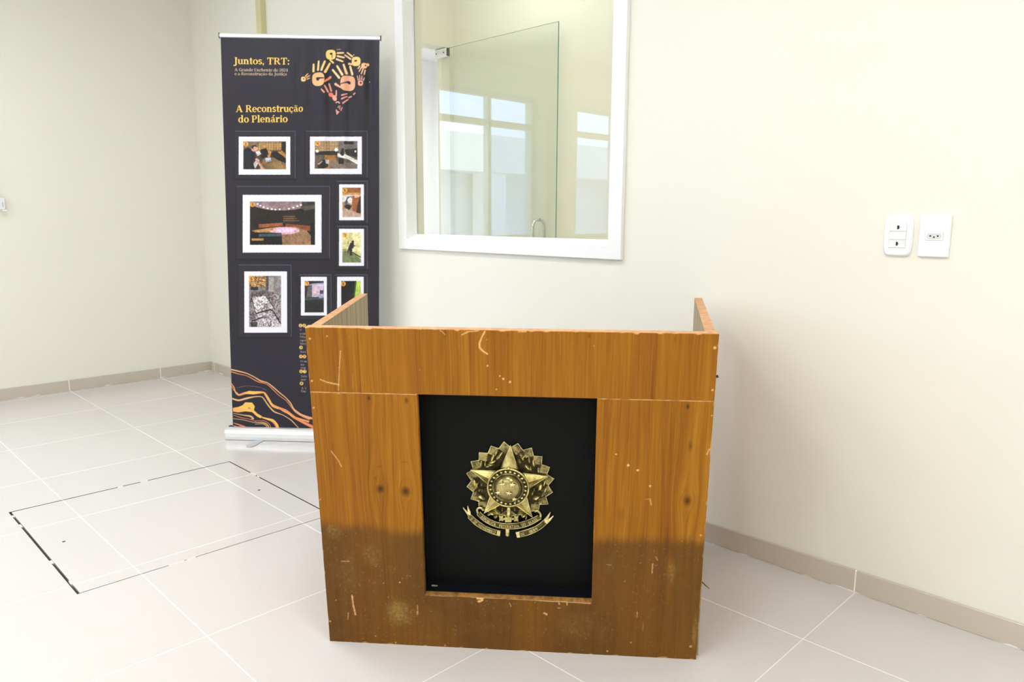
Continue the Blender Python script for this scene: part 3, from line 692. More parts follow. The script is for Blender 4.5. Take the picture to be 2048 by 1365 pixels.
# five pointed star
SP = Ec([(690, 163), (1116, 510), (940, 972), (393, 927), (243, 437)]); cen = SP.mean(0)
m = MB(); rim = MB()
for i in range(5):
    a_, b_ = SP[i], SP[(i+1) % 5]; va = cen + ((a_+b_)/2-cen)*.50; pv = cen + ((SP[i-1]+a_)/2-cen)*.50
    Z0 = .016
    top = (*(cen + (a_-cen)*.40), .0345); A3 = (*a_, Z0); V3 = (*va, Z0); P3 = (*pv, Z0)
    m.add([top, P3, A3], [(0, 2, 1)][0:1] and [(0, 1, 2)][0:1]); m.add([top, A3, V3], [(0, 1, 2)])
    for s3, e3 in ((P3, A3), (A3, V3)): m.add([s3, e3, (e3[0], e3[1], .004), (s3[0], s3[1], .004)], [(0, 1, 2, 3)])
    rim.tube([(pv[0], pv[1], Z0+.0005), (a_[0], a_[1], Z0+.0005), (va[0], va[1], Z0+.0005)], .0019, 6)
m.f = [f[::-1] for f in m.f]
m.build('star', M_brass, emb); rim.build('star_rim', M_brass_hi, emb)
# round shield
MC = Ec([(670, 612)])[0]
def disc(name, r, z0, z1, mat, n=48):
    return MB().prism([(MC[0]+r*math.cos(2*math.pi*k/n), MC[1]+r*math.sin(2*math.pi*k/n)) for k in range(n)], z0, z1, bev=.001).build(name, mat, emb)
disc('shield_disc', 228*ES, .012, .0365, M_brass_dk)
def ring(r, z, t, mat, name, n=56):
    m = MB(); P = [(MC[0]+r*ES*math.cos(2*math.pi*k/n), MC[1]+r*ES*math.sin(2*math.pi*k/n), z) for k in range(n+1)]; m.tube(P, t, 8, caps=False); m.build(name, mat, emb)
ring(230, .0365, .0024, M_brass, 'shield_rim'); ring(170, .0365, .0018, M_brass_mid, 'inner_rim')
MB().dome((MC[0]-.001, MC[1], .035), 156*ES, 156*ES, .032, 0, 0, 40, 11).build('globe', M_globe, emb)
def star5(p, r, z, h, rot=0):
    P = [];
    for k in range(10):
        a = math.radians(90+36*k+rot); q = r if k % 2 == 0 else r*.42; P.append((p[0]+q*math.cos(a), p[1]+q*math.sin(a), z))
    m = MB().add([(p[0], p[1], z+h)] + P, [(0, 1+k, 1+(k+1) % 10) for k in range(10)])
    m.add(P + [(x, y, z-.006) for x, y, _ in P], [(k, k+10, (k+1) % 10+10, (k+1) % 10) for k in range(10)], 1); return m  # dark side faces paint the shadow round each star
for x, y, r, ro in ((615, 540, 42, 8), (725, 543, 42, -6), (565, 635, 36, 15), (686, 630, 40, -10), (743, 716, 36, 0)):
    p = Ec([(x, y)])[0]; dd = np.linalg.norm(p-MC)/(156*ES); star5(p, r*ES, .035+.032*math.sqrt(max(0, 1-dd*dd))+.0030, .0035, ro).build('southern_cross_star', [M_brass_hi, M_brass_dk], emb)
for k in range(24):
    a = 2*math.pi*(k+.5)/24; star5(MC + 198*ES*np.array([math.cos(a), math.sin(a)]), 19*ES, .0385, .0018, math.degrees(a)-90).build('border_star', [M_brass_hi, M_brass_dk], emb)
p = Ec([(677, 392)])[0]; MB().dome((p[0], p[1], .034), 24*ES, 20*ES, .010).build('bead', M_brass_hi, emb)
# sword
m = MB(); a_, b_ = Ec([(655, 1120)])[0], Ec([(655, 1192)])[0]
pts = Ec([(672, 850), (672, 900), (670, 945), (667, 985)]); m.tube([(*q, .016) for q in pts], [.0035, .0055, .0045, .003], 12)
m.build('sword_hilt', M_leaf, emb); m = MB()
pts = Ec([(662, 1090), (657, 1130), (655, 1188), (655, 1203)]); m.tube([(*q, .008) for q in pts], [.0055, .0058, .0062, .003], 12)
m.build('sword_pommel', M_leaf, emb)
m = MB().prism(Ec([(628, 972), (706, 972), (704, 1027), (630, 1027)]), .008, .020, bev=.0015)
for q in ([(556, 950), (585, 962), (612, 955), (604, 985), (612, 1020), (582, 1012), (562, 1022), (566, 985)], [(730, 960), (757, 968), (785, 955), (778, 990), (784, 1026), (757, 1016), (730, 1024), (737, 990)], [(604, 985), (632, 985), (632, 1005), (604, 1005)], [(704, 985), (734, 985), (734, 1005), (704, 1005)]): m.prism(Ec(q), .008, .017, bev=.001)
m.build('sword_guard', M_brass, emb)
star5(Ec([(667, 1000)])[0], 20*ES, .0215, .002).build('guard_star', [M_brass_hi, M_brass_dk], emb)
# ribbons : strip between an upper and a lower curve, bowed outwards
def smooth(P, n=28):
    P = np.array(P, float); t = np.r_[0, np.cumsum(np.linalg.norm(np.diff(P, axis=0), axis=1))]; q = np.linspace(0, t[-1], n); k = len(P)
    out = np.stack([np.interp(q, t, P[:, 0]), np.interp(q, t, P[:, 1])], 1)
    for _ in range(3): out[1:-1] = (out[:-2] + 2*out[1:-1] + out[2:])/4
    return out
def ribbon(name, up, lo, z, mats, txt, spans, h, th=.004):
    U_, L_ = Ec(smooth(up)), Ec(smooth(lo)); n = len(U_); m = MB(); K = 6
    vs = []
    for i in range(n):
        for k in range(K+1):
            f = k/K; p = U_[i]*(1-f) + L_[i]*f; vs.append((p[0], p[1], z + .002*math.sin(math.pi*f)))
    for i in range(n):
        for f in (0, 1): p = U_[i]*(1-f) + L_[i]*f; vs.append((p[0], p[1], z-th))
    m.add(vs, [(i*(K+1)+k, (i+1)*(K+1)+k, (i+1)*(K+1)+k+1, i*(K+1)+k+1)[::-1] for i in range(n-1) for k in range(K)], 0, True)
    o_ = n*(K+1)
    m.add(vs, [(i*(K+1), o_+2*i, o_+2*i+2, (i+1)*(K+1))[::-1] for i in range(n-1)] + [(i*(K+1)+K, (i+1)*(K+1)+K, o_+2*i+3, o_+2*i+1)[::-1] for i in range(n-1)], 0)
    m.add(vs, [(*range(0, K+1), o_+1, o_), (*[(n-1)*(K+1)+k for k in range(K, -1, -1)], o_+2*(n-1), o_+2*(n-1)+1)], 0)
    for side_ in (U_, L_): m.tube([(x, y, z+.0006) for x, y in side_], .0011, 6, 1)
    rb = m.build(name, mats, emb)
    C = (U_+L_)/2; D = np.r_[0, np.cumsum(np.linalg.norm(np.diff(C, axis=0), axis=1))]; m = MB()
    for word, s0, s1 in spans:
        wd = [max(glyph(c)[0][:, 0].max() if len(glyph(c)[0]) else .3, .25) + .10 for c in word]; tot = sum(wd); x = 0
        for c, w_ in zip(word, wd):
            v, t = glyph(c)
            if len(t):
                sc_ = (s1-s0)*D[-1]/tot; mid = s0*D[-1] + (x + w_/2)*sc_
                pc_ = np.array([np.interp(mid, D, C[:, 0]), np.interp(mid, D, C[:, 1])]); p2 = np.array([np.interp(mid+.003, D, C[:, 0]), np.interp(mid+.003, D, C[:, 1])])
                d_ = p2-pc_; d_ /= np.linalg.norm(d_); nn = np.array([-d_[1], d_[0]])
                for dz in (z+.0032,):
                    q = pc_ + np.outer((v[:, 0]-(w_-.10)/2)*sc_, d_) + np.outer((v[:, 1]/.72-.5)*h*ES, nn); m.add([(a, b, dz) for a, b in q], t)
            x += w_
    if m.v: m.build('raised_lettering', M_brass_hi, rb)
    return rb
ribbon('centre_ribbon', [(345, 915), (385, 952), (430, 985), (485, 1015), (540, 1035), (600, 1046), (660, 1050), (730, 1047), (790, 1038), (850, 1023), (900, 1005), (955, 980), (1000, 955)],
       [(312, 945), (360, 1000), (420, 1040), (475, 1068), (530, 1088), (600, 1104), (660, 1110), (740, 1108), (800, 1100), (860, 1085), (910, 1066), (965, 1040), (1040, 990)], .014, [M_ribbon, M_brass], '',
       [('REPÚBLICA', .06, .315), ('FEDERATIVA', .365, .665), ('DO', .70, .765), ('BRASIL', .805, .965)], 40)
def curl(pts, r0, name='ribbon_curl'):
    q = Ec(smooth(pts, 16)); MB().tube([(x, y, .012) for x, y in q], [r0*ES]*len(q), 8).build(name, M_brass, emb)
curl([(330, 950), (308, 905), (318, 875), (350, 868), (375, 885), (385, 905)], 13); curl([(1030, 980), (1035, 945), (1010, 912), (985, 905), (965, 915)], 14)
ribbon('left_ribbon', [(226, 936), (272, 984), (322, 1026), (372, 1062), (426, 1094), (484, 1118), (533, 1132), (577, 1140)], [(206, 986), (250, 1034), (302, 1079), (360, 1116), (424, 1148), (480, 1170), (530, 1186), (568, 1197)], .008, [M_ribbon, M_brass], '',
       [('15', .08, .15), ('DE', .21, .31), ('NOVEMBRO', .36, .88)], 36)
ribbon('right_ribbon', [(750, 1158), (800, 1145), (860, 1130), (920, 1110), (980, 1085), (1030, 1050), (1085, 1000)], [(765, 1212), (815, 1207), (870, 1193), (930, 1172), (995, 1142), (1050, 1105), (1110, 1052)], .008, [M_ribbon, M_brass], '',
       [('DE', .12, .24), ('1889', .36, .66)], 36)
for nm, P in (('ribbon_tail', [(200, 940), (226, 985), (214, 975), (150, 878), (156, 872), (206, 925), (200, 860), (207, 856), (240, 930), (236, 965)]), ('ribbon_tail', [(1070, 1010), (1108, 968), (1140, 925), (1146, 930), (1115, 1010), (1174, 965), (1180, 972), (1150, 1015), (1105, 1060), (1080, 1045)]),
              ('ribbon_fold', [(540, 1140), (578, 1140), (570, 1197), (532, 1186)]), ('ribbon_fold', [(748, 1152), (790, 1148), (800, 1212), (764, 1214)])):
    MB().prism(Ec(P), .004, .0110, bev=.0008).build(nm, M_brass_hi, emb)
# ================================================================== ROLL-UP BANNER
BA = np.array([1.869217, -0.706534, 0.0]); BANG = math.radians(41.1916)
BX = np.array([math.cos(BANG), math.sin(BANG), 0]); BN = np.array([math.sin(BANG), -math.cos(BANG), 0])
HB = hom(BA - BN*.05, BX, np.array([0, 0, 1.0]))
BT = math.radians(1.55)                                  # the mast leans a little sideways
BO = np.array([-.0035, .046]); BW, BH = .7965, 2.012
def Bc(pts):
    q = ap(HB, pts) - BO; c, s = math.cos(BT), math.sin(BT)
    return np.stack([q[:, 0]*c - q[:, 1]*s, q[:, 0]*s + q[:, 1]*c], 1)
ban = tag(empty('rollup_banner', tuple(BA), BANG), 'tall dark roll-up banner with gold Portuguese lettering and framed photos', 'banner')
SS = 2; NX, NY = 560, 1410                               # cells of the print ; the print is worked out finer and averaged down
AX, AY = NX*SS, NY*SS
art = np.zeros((AY, AX, 3), np.float32)
BG = (32, 28, 43)
art[:] = s2l(BG)
def rastp(P): return np.stack([P[:, 0]/BW*AX, P[:, 1]/BH*AY], 1)
def mask_of(contours):
    C = [rastp(Bc(c)) for c in contours]; al = np.concatenate(C)
    x0, y0 = np.maximum(np.floor(al.min(0)).astype(int), 0); x1, y1 = np.ceil(al.max(0)).astype(int)+1; x1 = min(x1, AX); y1 = min(y1, AY)
    if x1 <= x0 or y1 <= y0: return None
    xs = np.arange(x0, x1)+.5; ys = np.arange(y0, y1)+.5; m = np.zeros((y1-y0, x1-x0), bool)
    for c in C:
        for a, b in zip(c, np.roll(c, -1, 0)):
            if a[1] == b[1]: continue
            rows = np.where((a[1] <= ys) != (b[1] <= ys))[0]
            if len(rows) == 0: continue
            xc = a[0] + (ys[rows]-a[1])/(b[1]-a[1])*(b[0]-a[0]); m[rows] ^= xs[None, :] > xc[:, None]
    return slice(y0, y1), slice(x0, x1), m
def fill(contours, col, tex=0, alpha=1.0):
    if isinstance(contours[0][0], (int, float, np.floating)): contours = [contours]
    r = mask_of([np.asarray(c, float) for c in contours])
    if r is None: return
    sy, sx, m = r; c = np.array(s2l(col)); reg = art[sy, sx]; k = m.sum()
    v = c[None, :]*np.ones((k, 1))
    if tex: v = v*(1 + tex*(rng.random((k, 1))-.5)*2)
    reg[m] = reg[m]*(1-alpha) + v*alpha
def rect(x0, y0, x1, y1): return [(x0, y0), (x1, y0), (x1, y1), (x0, y1)]
def ell(cx, cy, rx, ry=None, a0=0, a1=360, n=28, rot=0):
    ry = ry or rx; t = np.radians(np.linspace(a0, a1, n)); x = rx*np.cos(t); y = ry*np.sin(t); r = math.radians(rot)
    return np.stack([cx + x*math.cos(r)-y*math.sin(r), cy + x*math.sin(r)+y*math.cos(r)], 1)
def capsule(a, b, ra, rb=None):
    a = np.array(a, float); b = np.array(b, float); rb = rb or ra; d = math.degrees(math.atan2(*(b-a)[::-1]))
    return np.concatenate([ell(*b, rb, None, d-90, d+90, 8), ell(*a, ra, None, d+90, d+270, 8)])
def stroke(pts, w, col, alpha=1.0):
    P = np.array(pts, float); w = np.array(w if hasattr(w, '__len__') else [w]*len(P), float)
    t = np.r_[0, np.cumsum(np.linalg.norm(np.diff(P, axis=0), axis=1))]; q = np.linspace(0, t[-1], 5*len(P))
    X = np.stack([np.interp(q, t, P[:, 0]), np.interp(q, t, P[:, 1])], 1); ww = np.interp(q, t, w)
    for _ in range(2): X[1:-1] = (X[:-2]+2*X[1:-1]+X[2:])/4
    d = np.gradient(X, axis=0); d /= np.linalg.norm(d, axis=1)[:, None]+1e-9; nn = np.c_[-d[:, 1], d[:, 0]]*ww[:, None]/2
    L, R_ = X+nn, X-nn
    for i in range(len(X)-1): fill([L[i], L[i+1], R_[i+1], R_[i]], col, alpha=alpha)
# ---- lettering with slab feet, drawn stroke by stroke (cap height 1, baseline 0, y up)
SW, HW = .17, .065
def R4(x0, y0, x1, y1): return [np.array([(x0, y0), (x1, y0), (x1, y1), (x0, y1)])]
def stem(x, y0, y1, top='', bot='', w=SW):
    o = R4(x, y0, x+w, y1); e = .085
    for s_, y, dy in ((bot, y0, .06), (top, y1-.06, .06)):
        if s_: o += R4(x-(e if 'l' in s_ else 0), y, x+w+(e if 'r' in s_ else 0), y+dy)
    return o
def arc(cx, cy, rx, ry, a0, a1, tx=SW, ty=HW):
    o = ell(cx, cy, rx, ry, a0, a1); i = ell(cx, cy, rx-tx, ry-ty, a0, a1)[::-1]; return [np.concatenate([o, i])]
def dot(x, y, r): return [ell(x, y, r)]
def poly(*p): return [np.array(p, float)]
X_ = .70
def glyphs(ch):
    if ch == 'J': return stem(.24, -.05, 1, 'lr') + arc(.16, -.05, .25, .24, 270, 360, .17, .07) + dot(.08, -.2, .09), .52
    if ch == 'T': return stem(.34, 0, 1, '', 'lr') + R4(.03, .92, .82, 1) + poly((.03, 1), (.03, .72), (.09, .72), (.13, .94)) + poly((.82, 1), (.82, .72), (.76, .72), (.72, .94)), .87
    if ch == 'R': return stem(.12, 0, 1, 'l', 'lr') + R4(.2, .935, .46, 1) + R4(.2, .46, .46, .52) + arc(.44, .73, .30, .27, -90, 90) + poly((.40, .48), (.58, .48), (.84, .06), (.92, .06), (.92, 0), (.68, 0)), .93
    if ch == 'P': return stem(.12, 0, 1, 'l', 'lr') + R4(.2, .935, .46, 1) + R4(.2, .42, .46, .48) + arc(.44, .71, .31, .29, -90, 90), .80
    if ch == 'A': return poly((.40, 1), (.52, 1), (.90, 0), (.70, 0), (.41, .80)) + poly((.40, 1), (.47, 1), (.18, 0), (.10, 0)) + R4(.22, .29, .68, .36) + R4(0, 0, .27, .06) + R4(.60, 0, .98, .06), 1.0
    if ch == 'G': return arc(.48, .5, .42, .52, 40, 320) + stem(.66, .05, .45, 'lr') + poly((.74, .98), (.80, .98), (.80, .70), (.74, .70)), .95
    if ch == 'E': return stem(.12, 0, 1, 'l', 'l') + R4(.2, .935, .72, 1) + R4(.2, 0, .74, .065) + R4(.2, .48, .58, .54) + R4(.66, .76, .72, 1) + R4(.68, 0, .74, .24) + R4(.54, .38, .60, .64), .80
    if ch == 'M': return stem(.10, 0, 1, 'l', 'lr', .07) + stem(.86, 0, 1, 'r', 'lr') + poly((.10, 1), (.30, 1), (.60, .25), (.50, .05)) + poly((.50, .05), (.60, .25), (.90, 1), (.86, 1)), 1.15
    if ch == 'S': return arc(.34, .74, .29, .28, 20, 270, .15) + arc(.34, .26, .31, .28, -160, 90, .15), .70
    if ch == 'O': return arc(.48, .5, .44, .52, 0, 360), .96
    if ch in 'nhumr':
        if ch == 'u': return stem(.10, .2, X_, 'l') + arc(.36, .24, .26, .26, 180, 300, .16, .10) + stem(.50, 0, X_, 'l', 'r'), .76
        o = stem(.10, 0, 1.05 if ch == 'h' else X_, 'l', 'lr')
        if ch == 'r': return o + arc(.42, .45, .18, .25, 60, 170, .10, .11) + dot(.47, .60, .095), .56
        o += arc(.40, .44, .27, .27, 0, 150, .17, .10) + stem(.50, 0, .46, '', 'lr')
        if ch == 'm': o += arc(.80, .44, .27, .27, 0, 150, .17, .10) + stem(.90, 0, .46, '', 'lr')
        return o, (1.18 if ch == 'm' else .79)
    if ch == 't': return stem(.14, .1, .92) + R4(.02, X_-.07, .44, X_) + arc(.32, .14, .18, .16, 180, 330, .16, .08), .46
    if ch == 'o': return arc(.36, .35, .33, .37, 0, 360), .72
    if ch == 's': return arc(.27, .53, .23, .20, 15, 275, .14, .11) + arc(.27, .19, .24, .21, -165, 95, .14, .11), .54
    if ch == 'e': return arc(.35, .35, .32, .37, 0, 318) + R4(.14, .34, .66, .40), .68
    if ch in 'cç': return arc(.34, .35, .31, .37, 48, 318) + dot(.53, .56, .09) + (arc(.34, -.12, .13, .12, -120, 90, .08, .06) if ch == 'ç' else []), .64
    if ch in 'aãá':
        o = arc(.30, .47, .24, .25, 20, 150, .10, .09) + stem(.38, .08, .5) + arc(.28, .20, .23, .22, 60, 300, .15, .06) + R4(.46, 0, .64, .07)
        if ch == 'ã': o += arc(.24, .86, .12, .09, 20, 170, .07, .07) + arc(.42, .93, .12, .09, 200, 350, .07, .07)
        if ch == 'á': o += poly((.26, .80), (.40, 1.06), (.56, 1.02), (.34, .80))
        return o, .68
    if ch == 'd': return arc(.34, .35, .30, .37, 0, 360, .16) + stem(.48, 0, 1.06, 'l', 'r'), .78
    if ch == 'g': return arc(.34, .40, .28, .30, 0, 360, .15) + arc(.34, -.10, .30, .18, 0, 360, .10), .68
    if ch == 'p': return stem(.10, -.3, X_, 'l', 'lr') + arc(.40, .35, .30, .37, 0, 360, .16), .76
    if ch == 'l': return stem(.12, 0, 1.06, 'l', 'lr'), .40
    if ch == 'i': return stem(.12, 0, X_, 'l', 'lr') + dot(.20, .90, .105), .40
    if ch == ',': return dot(.14, .07, .10) + poly((.14, .1), (.25, .08), (.14, -.18), (.06, -.16)), .30
    if ch == ':': return dot(.15, .09, .10) + dot(.15, .58, .10), .32
    if ch == '0': return arc(.34, .5, .31, .52, 0, 360), .70
    if ch == '2': return arc(.30, .70, .27, .30, -20, 170, .15) + poly((.54, .62), (.40, .55), (.06, .08), (.06, 0), (.26, .08)) + R4(.06, 0, .60, .12), .66
    if ch == '4': return stem(.38, 0, 1, '', 'lr') + R4(.02, .24, .66, .32) + poly((.02, .24), (.10, .32), (.44, .94), (.40, 1)), .70
    return [], .34
def text(s, x0, x1, yb0, yb1, cap, col, alpha=1.0):
    gs = [glyphs(c) for c in s]; tot = sum(w for _, w in gs); kx = (x1-x0)/tot; x = 0
    for cs, w in gs:
        for c in cs:
            P = np.array(c, float); px = x0 + (x+P[:, 0])*kx; f = (px-x0)/(x1-x0); fill([np.stack([px, yb0 + (yb1-yb0)*f - P[:, 1]*cap], 1)], col, alpha=alpha)
        x += w
GOLD = (255, 206, 98)
text('Juntos, TRT:', 467, 579.5, 128.0, 129.2, 13.4, GOLD)
text('A Grande Enchente de 2024', 469, 576, 142.3, 143.4, 6.0, (206, 178, 160), .95)
text('e a Reconstrução da Justiça', 469, 574, 150.3, 151.0, 5.8, (206, 178, 160), .95)
text('A Reconstrução', 471.5, 607, 224.2, 223.6, 13.6, GOLD)
text('do Plenário', 476, 575.5, 245.0, 244.4, 13.8, GOLD)
# ---- hand prints
def E_(p): return (590 + p[0]/8.03, 80 + p[1]/8.03)
def hand(palm, r, hole, fingers, w, col, col2=None, sq=1.0):
    if palm:
        n = 44; t = np.linspace(0, 2*math.pi, n)[:-1]; e = .72
        P = np.stack([palm[0] + r*sq*np.sign(np.cos(t))*np.abs(np.cos(t))**e, palm[1] + r*np.sign(np.sin(t))*np.abs(np.sin(t))**e], 1)
        cs = [np.array([E_(p) for p in P])]
        if hole: cs.append(np.array([E_(p) for p in hole]))
        fill(cs, col)
    for a, b in fingers: fill([capsule(E_(a), E_(b), w/8.03*1.05, w/8.03*.85)], col2 or col)
pk, yl, og = (240, 176, 142), (252, 208, 122), (236, 138, 92)
hand((375, 630), 108, [(330, 610), (350, 595), (430, 600), (478, 606), (470, 622), (400, 625), (372, 655), (345, 650)], [((292, 500), (296, 392)), ((368, 478), (380, 345)), ((430, 482), (482, 345)), ((487, 515), (553, 375))], 17, (247, 186, 130), (250, 206, 132), .95)
fill([capsule(E_((482, 668)), E_((562, 595)), 1.5, 2.4)], og)
hand((850, 695), 122, [(730, 700), (800, 680), (850, 655), (885, 670), (885, 705), (860, 712), (835, 690), (790, 700), (740, 715)], [((710, 607), (602, 480)), ((765, 560), (677, 420)), ((828, 538), (785, 400)), ((915, 548), (880, 425))], 18, pk, (250, 208, 150), .95)
fill([capsule(E_((752, 772)), E_((648, 708)), 1.2, 2.6)], pk)
hand((575, 235), 78, [(550, 215), (575, 200), (600, 205), (598, 290), (588, 290), (585, 235), (560, 235)], [((685, 210), (780, 210)), ((685, 260), (790, 285)), ((668, 308), (770, 348))], 14, yl, (248, 206, 140))
fill([capsule(E_((560, 320)), E_((608, 362)), 1.4, 1.9)], yl); fill([capsule(E_((672, 155)), E_((730, 152)), .7)], (200, 170, 150), alpha=.7)
hand((980, 345), 74, [(945, 330), (985, 318), (1005, 330), (990, 348), (955, 350)], [((915, 263), (840, 205)), ((887, 302), (805, 245))], 13, (250, 205, 130), (248, 200, 150))
fill([capsule(E_((930, 388)), E_((866, 380)), 1.7, 2.2)], (248, 190, 130)); fill([ell(*E_((942, 240)), 1.0)], (230, 220, 215))
hand((1112, 415), 44, [(1120, 410), (1135, 395), (1150, 402), (1140, 418), (1125, 425)], [((1042, 422), (1015, 460)), ((1068, 445), (1033, 505)), ((1098, 465), (1070, 545)), ((1128, 488), (1115, 555))], 10, (250, 190, 140), (246, 190, 140)); fill([ell(*E_((1165, 397)), 3.0)], (250, 190, 130))
hand((1055, 695), 42, [(1040, 685), (1062, 672), (1080, 690), (1070, 710), (1050, 705)], [((1020, 650), (1003, 580)), ((1045, 640), (1042, 572)), ((1074, 640), (1080, 582)), ((1100, 652), (1115, 612))], 8, (232, 160, 140), (220, 160, 150))
hand((140, 632), 38, [(130, 625), (148, 615), (160, 632), (148, 642)], [((172, 585), (206, 542)), ((188, 602), (232, 570)), ((196, 630), (232, 612))], 8, (250, 196, 120), (240, 186, 130))
fill([ell(*E_((572, 878)), 4.9, 4.2, rot=30)], (244, 126, 96)); fill([ell(*E_((632, 932)), 4.4, 6.2, rot=-25)], (246, 166, 140))
hand(None, 0, None, [((527, 832), (482, 735)), ((575, 815), (542, 702)), ((472, 838), (430, 795)), ((660, 892), (662, 815))], 13, (232, 150, 124))
hand(None, 0, None, [((758, 890), (832, 865)), ((755, 948), (832, 910)), ((775, 1016), (848, 955)), ((860, 922), (900, 905)), ((940, 872), (962, 855))], 12, (226, 150, 140))
fill(arc(0, 0, 1, 1, 0, 1) and [np.concatenate([ell(*E_((685, 1015)), 4.6, 3.6, 180, 380), ell(*E_((685, 1015)), 2.2, 1.6, 180, 380)[::-1]])], (236, 170, 150))
hand(None, 0, None, [((690, 1085), (706, 1060)), ((718, 1110), (728, 1062)), ((742, 1135), (762, 1085))], 8, (214, 140, 138))
fill([[E_(p) for p in ((650, 1110), (668, 1120), (690, 1145), (715, 1150), (690, 1185), (666, 1205))]], (222, 150, 142))
# ---- framed photographs
def frame(outer, mat_, ph):
    x0, y0, x1, y1 = outer
    fill([rect(x0-1.5, y0-.5, x1+1.5, y1+3)], (20, 17, 26)); fill([rect(x0, y0, x1, y1)], (36, 32, 44)); fill([rect(x0+3, y0+3, x1-3, y1-3)], (40, 36, 48))
    fill([rect(x0, y0, x1, y0+1.3)], (88, 84, 104)); fill([rect(x1-1.3, y0, x1, y1)], (84, 80, 94)); fill([rect(x0, y1-1.6, x1, y1+.8)], (24, 21, 27)); fill([rect(x0-.6, y0, x0+1.2, y1)], (26, 23, 30))
    a0, b0, a1, b1 = mat_
    fill([rect(a0-2, b0-2, a1+2, b1+2)], (20, 18, 24)); fill([rect(a0, b0, a1, b1)], (232, 230, 242)); fill([rect(a0, b1-.9, a1, b1)], (206, 204, 222)); fill([rect(a1-.9, b0, a1, b1)], (206, 204, 222))
FR = [((468.6, 262, 591, 358), (477.5, 273.5, 580.7, 349.7), (486.4, 283, 572, 339)), ((610.7, 262, 735, 356.5), (620, 273.5, 724, 348.6), (629.5, 282, 715, 337.8)),
      ((472, 372.5, 660, 519), (485.7, 390, 643.5, 505.6), (499.8, 403.4, 630.4, 490)), ((671, 362, 735, 448), (678, 369, 728, 441), (684.5, 375.5, 721.8, 434.6)),
      ((672, 452, 735.4, 539.6), (678, 458, 728, 532.4), (684.5, 465.6, 721.8, 525.6)), ((475.5, 529.6, 583, 675.6), (488.8, 543.3, 574, 666), (498.3, 552, 561.7, 654.4)),
      ((596.4, 549.5, 663, 641), (602, 554, 654, 631.6), (609.4, 562, 648, 625.4)), ((669, 549.5, 735, 641), (674.5, 554, 727.4, 631.6), (682.4, 562, 721, 625))]
for f in FR: frame(*f)
def c_(pts): return [[(440+x/4.265, 240+y/4.265) for x, y in pts]]
def d_(pts): return [[(450+x/3.688, 540+y/3.688) for x, y in pts]]
def crect(x0, y0, x1, y1): return c_(rect(x0, y0, x1, y1))
def drect(x0, y0, x1, y1): return d_(rect(x0, y0, x1, y1))
# 1 : man leaning over a bench in the courtroom
fill(crect(198, 183, 563, 422), (70, 58, 46), .2); fill(crect(198, 183, 563, 262), (128, 104, 78), .25); fill(crect(330, 195, 530, 258), (176, 136, 84), .3)
for x in range(345, 530, 22): fill(crect(x, 196, x+5, 258), (120, 92, 60))
for y in (212, 228, 244): fill(crect(330, y, 535, y+3), (210, 168, 104))
fill(crect(525, 185, 563, 270), (30, 28, 28), .3); fill(c_([(330, 422), (370, 330), (470, 320), (563, 380), (563, 422)]), (122, 96, 62), .2); fill(c_([(470, 420), (440, 360), (563, 345), (563, 422)]), (146, 112, 70), .2)
fill(c_([(490, 275), (530, 262), (563, 300), (563, 340), (520, 310)]), (190, 128, 62), .15); fill(c_([(410, 262), (440, 270), (420, 330), (400, 300)]), (196, 136, 70), .15)
fill(c_([(345, 250), (395, 240), (415, 290), (385, 330), (345, 320)]), (24, 20, 22), .3); fill(c_([(435, 285), (480, 268), (530, 300), (563, 330), (563, 372), (500, 345), (455, 320)]), (22, 18, 20), .3)
fill(c_([(300, 270), (335, 262), (350, 290), (318, 310)]), (206, 200, 190)); fill(c_([(275, 380), (320, 330), (335, 345), (300, 415)]), (196, 190, 186))
fill(c_([(203, 422), (203, 250), (235, 236), (268, 245), (296, 290), (305, 340), (280, 360), (296, 422)]), (26, 26, 38), .15); fill([ell(440+291/4.265, 240+243/4.265, 6.8, 6.2)], (206, 158, 138)); fill(c_([(262, 235), (275, 215), (305, 215), (318, 232), (290, 226), (275, 250)]), (48, 38, 36))
fill(c_([(296, 335), (312, 325), (352, 382), (378, 420), (352, 422), (338, 395)]), (198, 152, 130)); fill(c_([(382, 322), (432, 318), (438, 352), (390, 362)]), (150, 158, 182)); fill(c_([(388, 330), (432, 326), (434, 338), (390, 344)]), (206, 212, 228))
# 2 : person behind the curved bench
fill(crect(808, 180, 1173, 417), (96, 82, 72), .25); fill(crect(808, 180, 1010, 270), (148, 118, 88), .25)
for x in range(830, 1005, 22): fill(crect(x, 184, x+4, 268), (176, 146, 108))
for y in (205, 232, 256): fill(crect(812, y, 1008, y+3), (186, 160, 122))
fill(crect(1010, 182, 1173, 300), (112, 102, 100), .2); fill(crect(1060, 182, 1140, 208), (36, 32, 34)); fill(c_([(815, 270), (1000, 262), (1000, 300), (815, 300)]), (38, 32, 32), .5); fill(c_([(1060, 252), (1173, 240), (1173, 320), (1080, 300)]), (40, 36, 38), .4)
fill(c_([(900, 300), (980, 300), (1010, 417), (870, 417)]), (166, 112, 52), .25); fill(c_([(940, 345), (1173, 375), (1173, 417), (930, 417)]), (122, 106, 96), .2)
fill(c_([(1000, 285), (1060, 290), (1173, 345), (1173, 380), (1090, 335), (1000, 312)]), (222, 216, 208)); fill(c_([(832, 410), (836, 365), (880, 338), (925, 345), (920, 400), (880, 417)]), (30, 26, 30), .3); fill(c_([(900, 340), (928, 342), (926, 375), (905, 372)]), (190, 196, 210)); fill(c_([(832, 375), (872, 348), (878, 356), (842, 384)]), (198, 160, 132))
